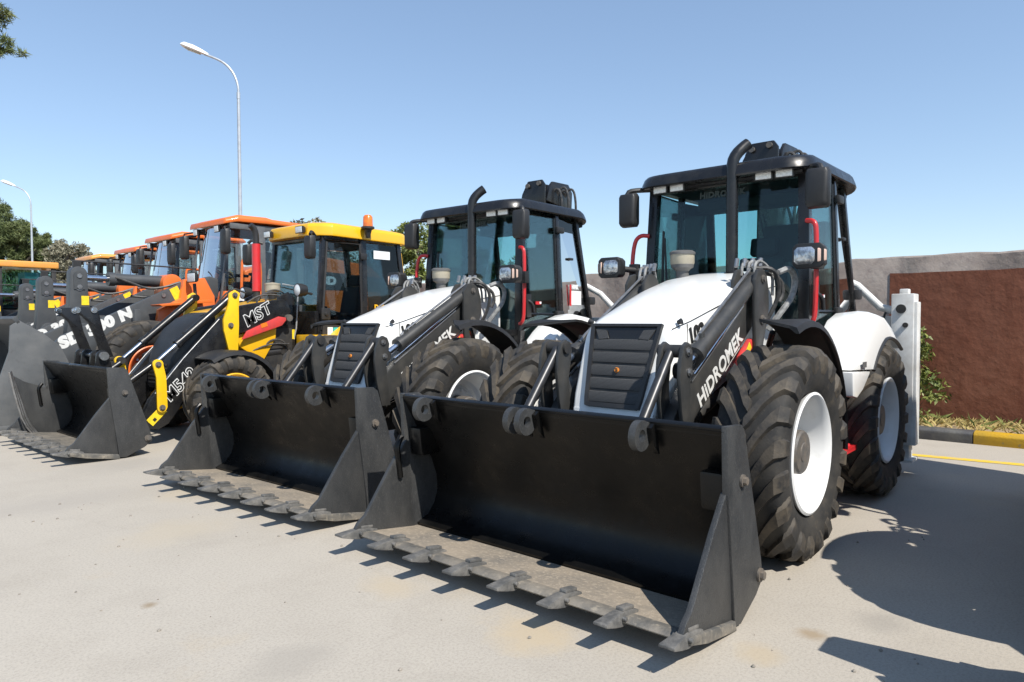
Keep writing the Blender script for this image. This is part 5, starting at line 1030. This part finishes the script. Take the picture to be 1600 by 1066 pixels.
# ------------------------------------------------------------------ excavator at the far left
def excavator():
    root = empty('excavator', (-1.2, -23.6, 0)); tag(root, 'excavator with a dark cab and flat orange yellow roof at the left edge', 'excavator')
    for s in (1, -1):
        tr = MB(); tr.prism(circ(1.5, .45, .45, -90, 90, 8)+circ(-1.5, .45, .45, 90, 270, 8), s*.9, s*1.4); t_ = tr.build('track', 'dark', root, bevel=.03)
    hs = MB(); hs.prism([(1.3, 1.05), (1.3, 1.5), (-.9, 1.9), (-2.4, 2.0), (-2.6, 1.1)], -1.25, 1.25); hs.build('house', 'yel_link', root, bevel=.05)
    MB().cyl((0, 0, .6), (0, 0, 1.1), .6, 24).build('slew_ring', 'dark', root)
    cb = MB(); x0, x1, y0, y1 = 1.25, -1.25, .30, 1.25
    for x in (x0, .15, x1):
        for y in (y0, y1): cb.box((x, y, 2.2), (.13, .09, 2.0))
    cb.box((0, .775, 1.45), (2.5, .95, .9)); cb.box((0, y1, 2.35), (2.5, .05, .08)); cb.build('cab_frame', 'dark', root, bevel=.02)
    for a, b in ((x0-.08, .22), (.08, x1+.08)):
        for y in (y0, y1): glass(root, [(a, y, 1.95), (b, y, 1.95), (b, y, 3.12), (a, y, 3.12)], 'glass', 'cab_window')
    cu = MB(); cu.box((-.75, .775, 2.5), (.45, .7, 1.1)); cu.build('blind', mat("teal_blind", (.16, .40, .42), .7), root)
    seat(root, -.2, 2.0, .775)
    rf = MB(); rf.box((0, .775, 3.28), (2.75, 1.15, .20)); rf.build('roof', 'paleorange', root, bevel=.04, seg=3)
    bo = MB(); bo.prism([(.9, 1.2), (1.2, 1.9), (2.4, 3.2), (3.2, 3.4), (5.2, 2.2), (5.1, 1.9), (3.2, 2.9), (2.5, 2.7), (1.5, 1.2)], -.55, -.20); bo.build('boom', 'yel_link', root, bevel=.03)
    dp = MB(); dp.prism([(5.3, 2.4), (5.0, 2.3), (4.2, .6), (4.5, .5)], -.52, -.24); dp.build('dipper', 'yel_link', root, bevel=.03)
    bk = MB(); bk.plate([(4.2, .75), (4.6, .55), (4.7, .25), (4.3, .04), (3.9, .2)], -.8, .1, .04); bk.build('digging_bucket', 'dark', root)
    return root
m8 = excavator()

# ------------------------------------------------------------------ lamp posts, overhanging pine
def lamp_post(label):
    e = empty('street_lamp'); tag(e, label, 'street lamp', 'lamp posts')
    MB().tube([(0, 0, 0), (0, 0, 1.2), (0, 0, 4), (0, 0, 7.7)], lambda u: .075-.035*u, 12).build('pole', 'galv', e)
    MB().tube([(0, 0, 7.65), (0, 0, 7.9), (.10, 0, 8.20), (.26, 0, 8.42), (.47, 0, 8.58), (.82, 0, 8.72), (.90, 0, 8.75)], .032, 10, 2).build('bracket', 'galv', e)
    MB().cyl((0, 0, 7.55), (0, 0, 7.72), .047, 14).build('collar', 'galv', e)
    MB().cyl((0, 0, 0), (0, 0, .03), .2, 16).build('base_plate', 'galv', e)
    h = MB(); sc = [(.80, .04, .05, .0), (.98, .09, .09, .012), (1.25, .14, .12, .02), (1.48, .14, .11, .02), (1.54, .11, .06, .01)]
    D = Vector((.93, 0, .36)).normalized(); Nn = Vector((-.36, 0, .93)).normalized(); O = Vector((.80, 0, 8.715))
    rings = []
    for x, w, hh, lo in sc:
        c = O+D*(x-.80)*1.02
        rings.append([c+Vector((0, w*math.cos(a), 0))+Nn*(hh*math.sin(a) if math.sin(a) > 0 else lo*2.2*math.sin(a)) for a in [2*PI*k/14 for k in range(14)]])
    hd = h.loft(rings).build('lamp_head', 'lampwhite', e, bevel=0)
    lm = MB(); lm.loft([[O+D*(x-.8)+Vector((0, w, 0))-Nn*d for x, w in ((1.02, -.06), (1.42, -.10), (1.42, .10), (1.02, .06))] for d in (.028, .055)]); lm.build('lamp_lens', 'cream', hd, bevel=.008)
    return e
la = lamp_post('tall grey lamp post with curved arm rising behind the orange wheel loaders')
la.location = (-4.90, -15.33, 0); la.rotation_euler = (0, 0, math.atan2(-.757, .653))
lb = dup(la); lb.location = (-6.75, -40.95, 0); lb.rotation_euler = (0, 0, math.atan2(-.757, .653)); tag(lb, 'smaller looking, farther lamp post at the left edge in front of the pine')
cl = [(-1.66, 1.92, 8.66, .34), (-1.50, 1.74, 8.45, .34), (-1.80, 2.08, 8.52, .22), (-1.66, 1.92, 7.92, .30), (-1.78, 2.06, 7.78, .26), (-1.84, 2.12, 7.66, .16), (-1.45, 1.68, 7.80, .34)]
rq = random.Random(9)
for i in range(34):
    a = rq.uniform(0, 2*PI); z = rq.uniform(6.3, 12); rr = rq.uniform(.5, 1.9)*(1-.5*(z-6.3)/6)
    x, y = rr*math.cos(a), rr*math.sin(a)
    if (-.653*x+.757*y) < 1.7: cl.append((x, y, z, rq.uniform(.4, .7)))
tree('pine_tree', 'tall pine outside the left edge, two of its needle tufts reaching into the upper corner', 'pine tree', (1.9, -18.7, 0), cl, ([(0, 0, 0), (.1, 0, 4), (0, .1, 8), (0, 0, 12)], .2), 'pine', 46, n=420, size=.17, aspect=.13, limb=.035)
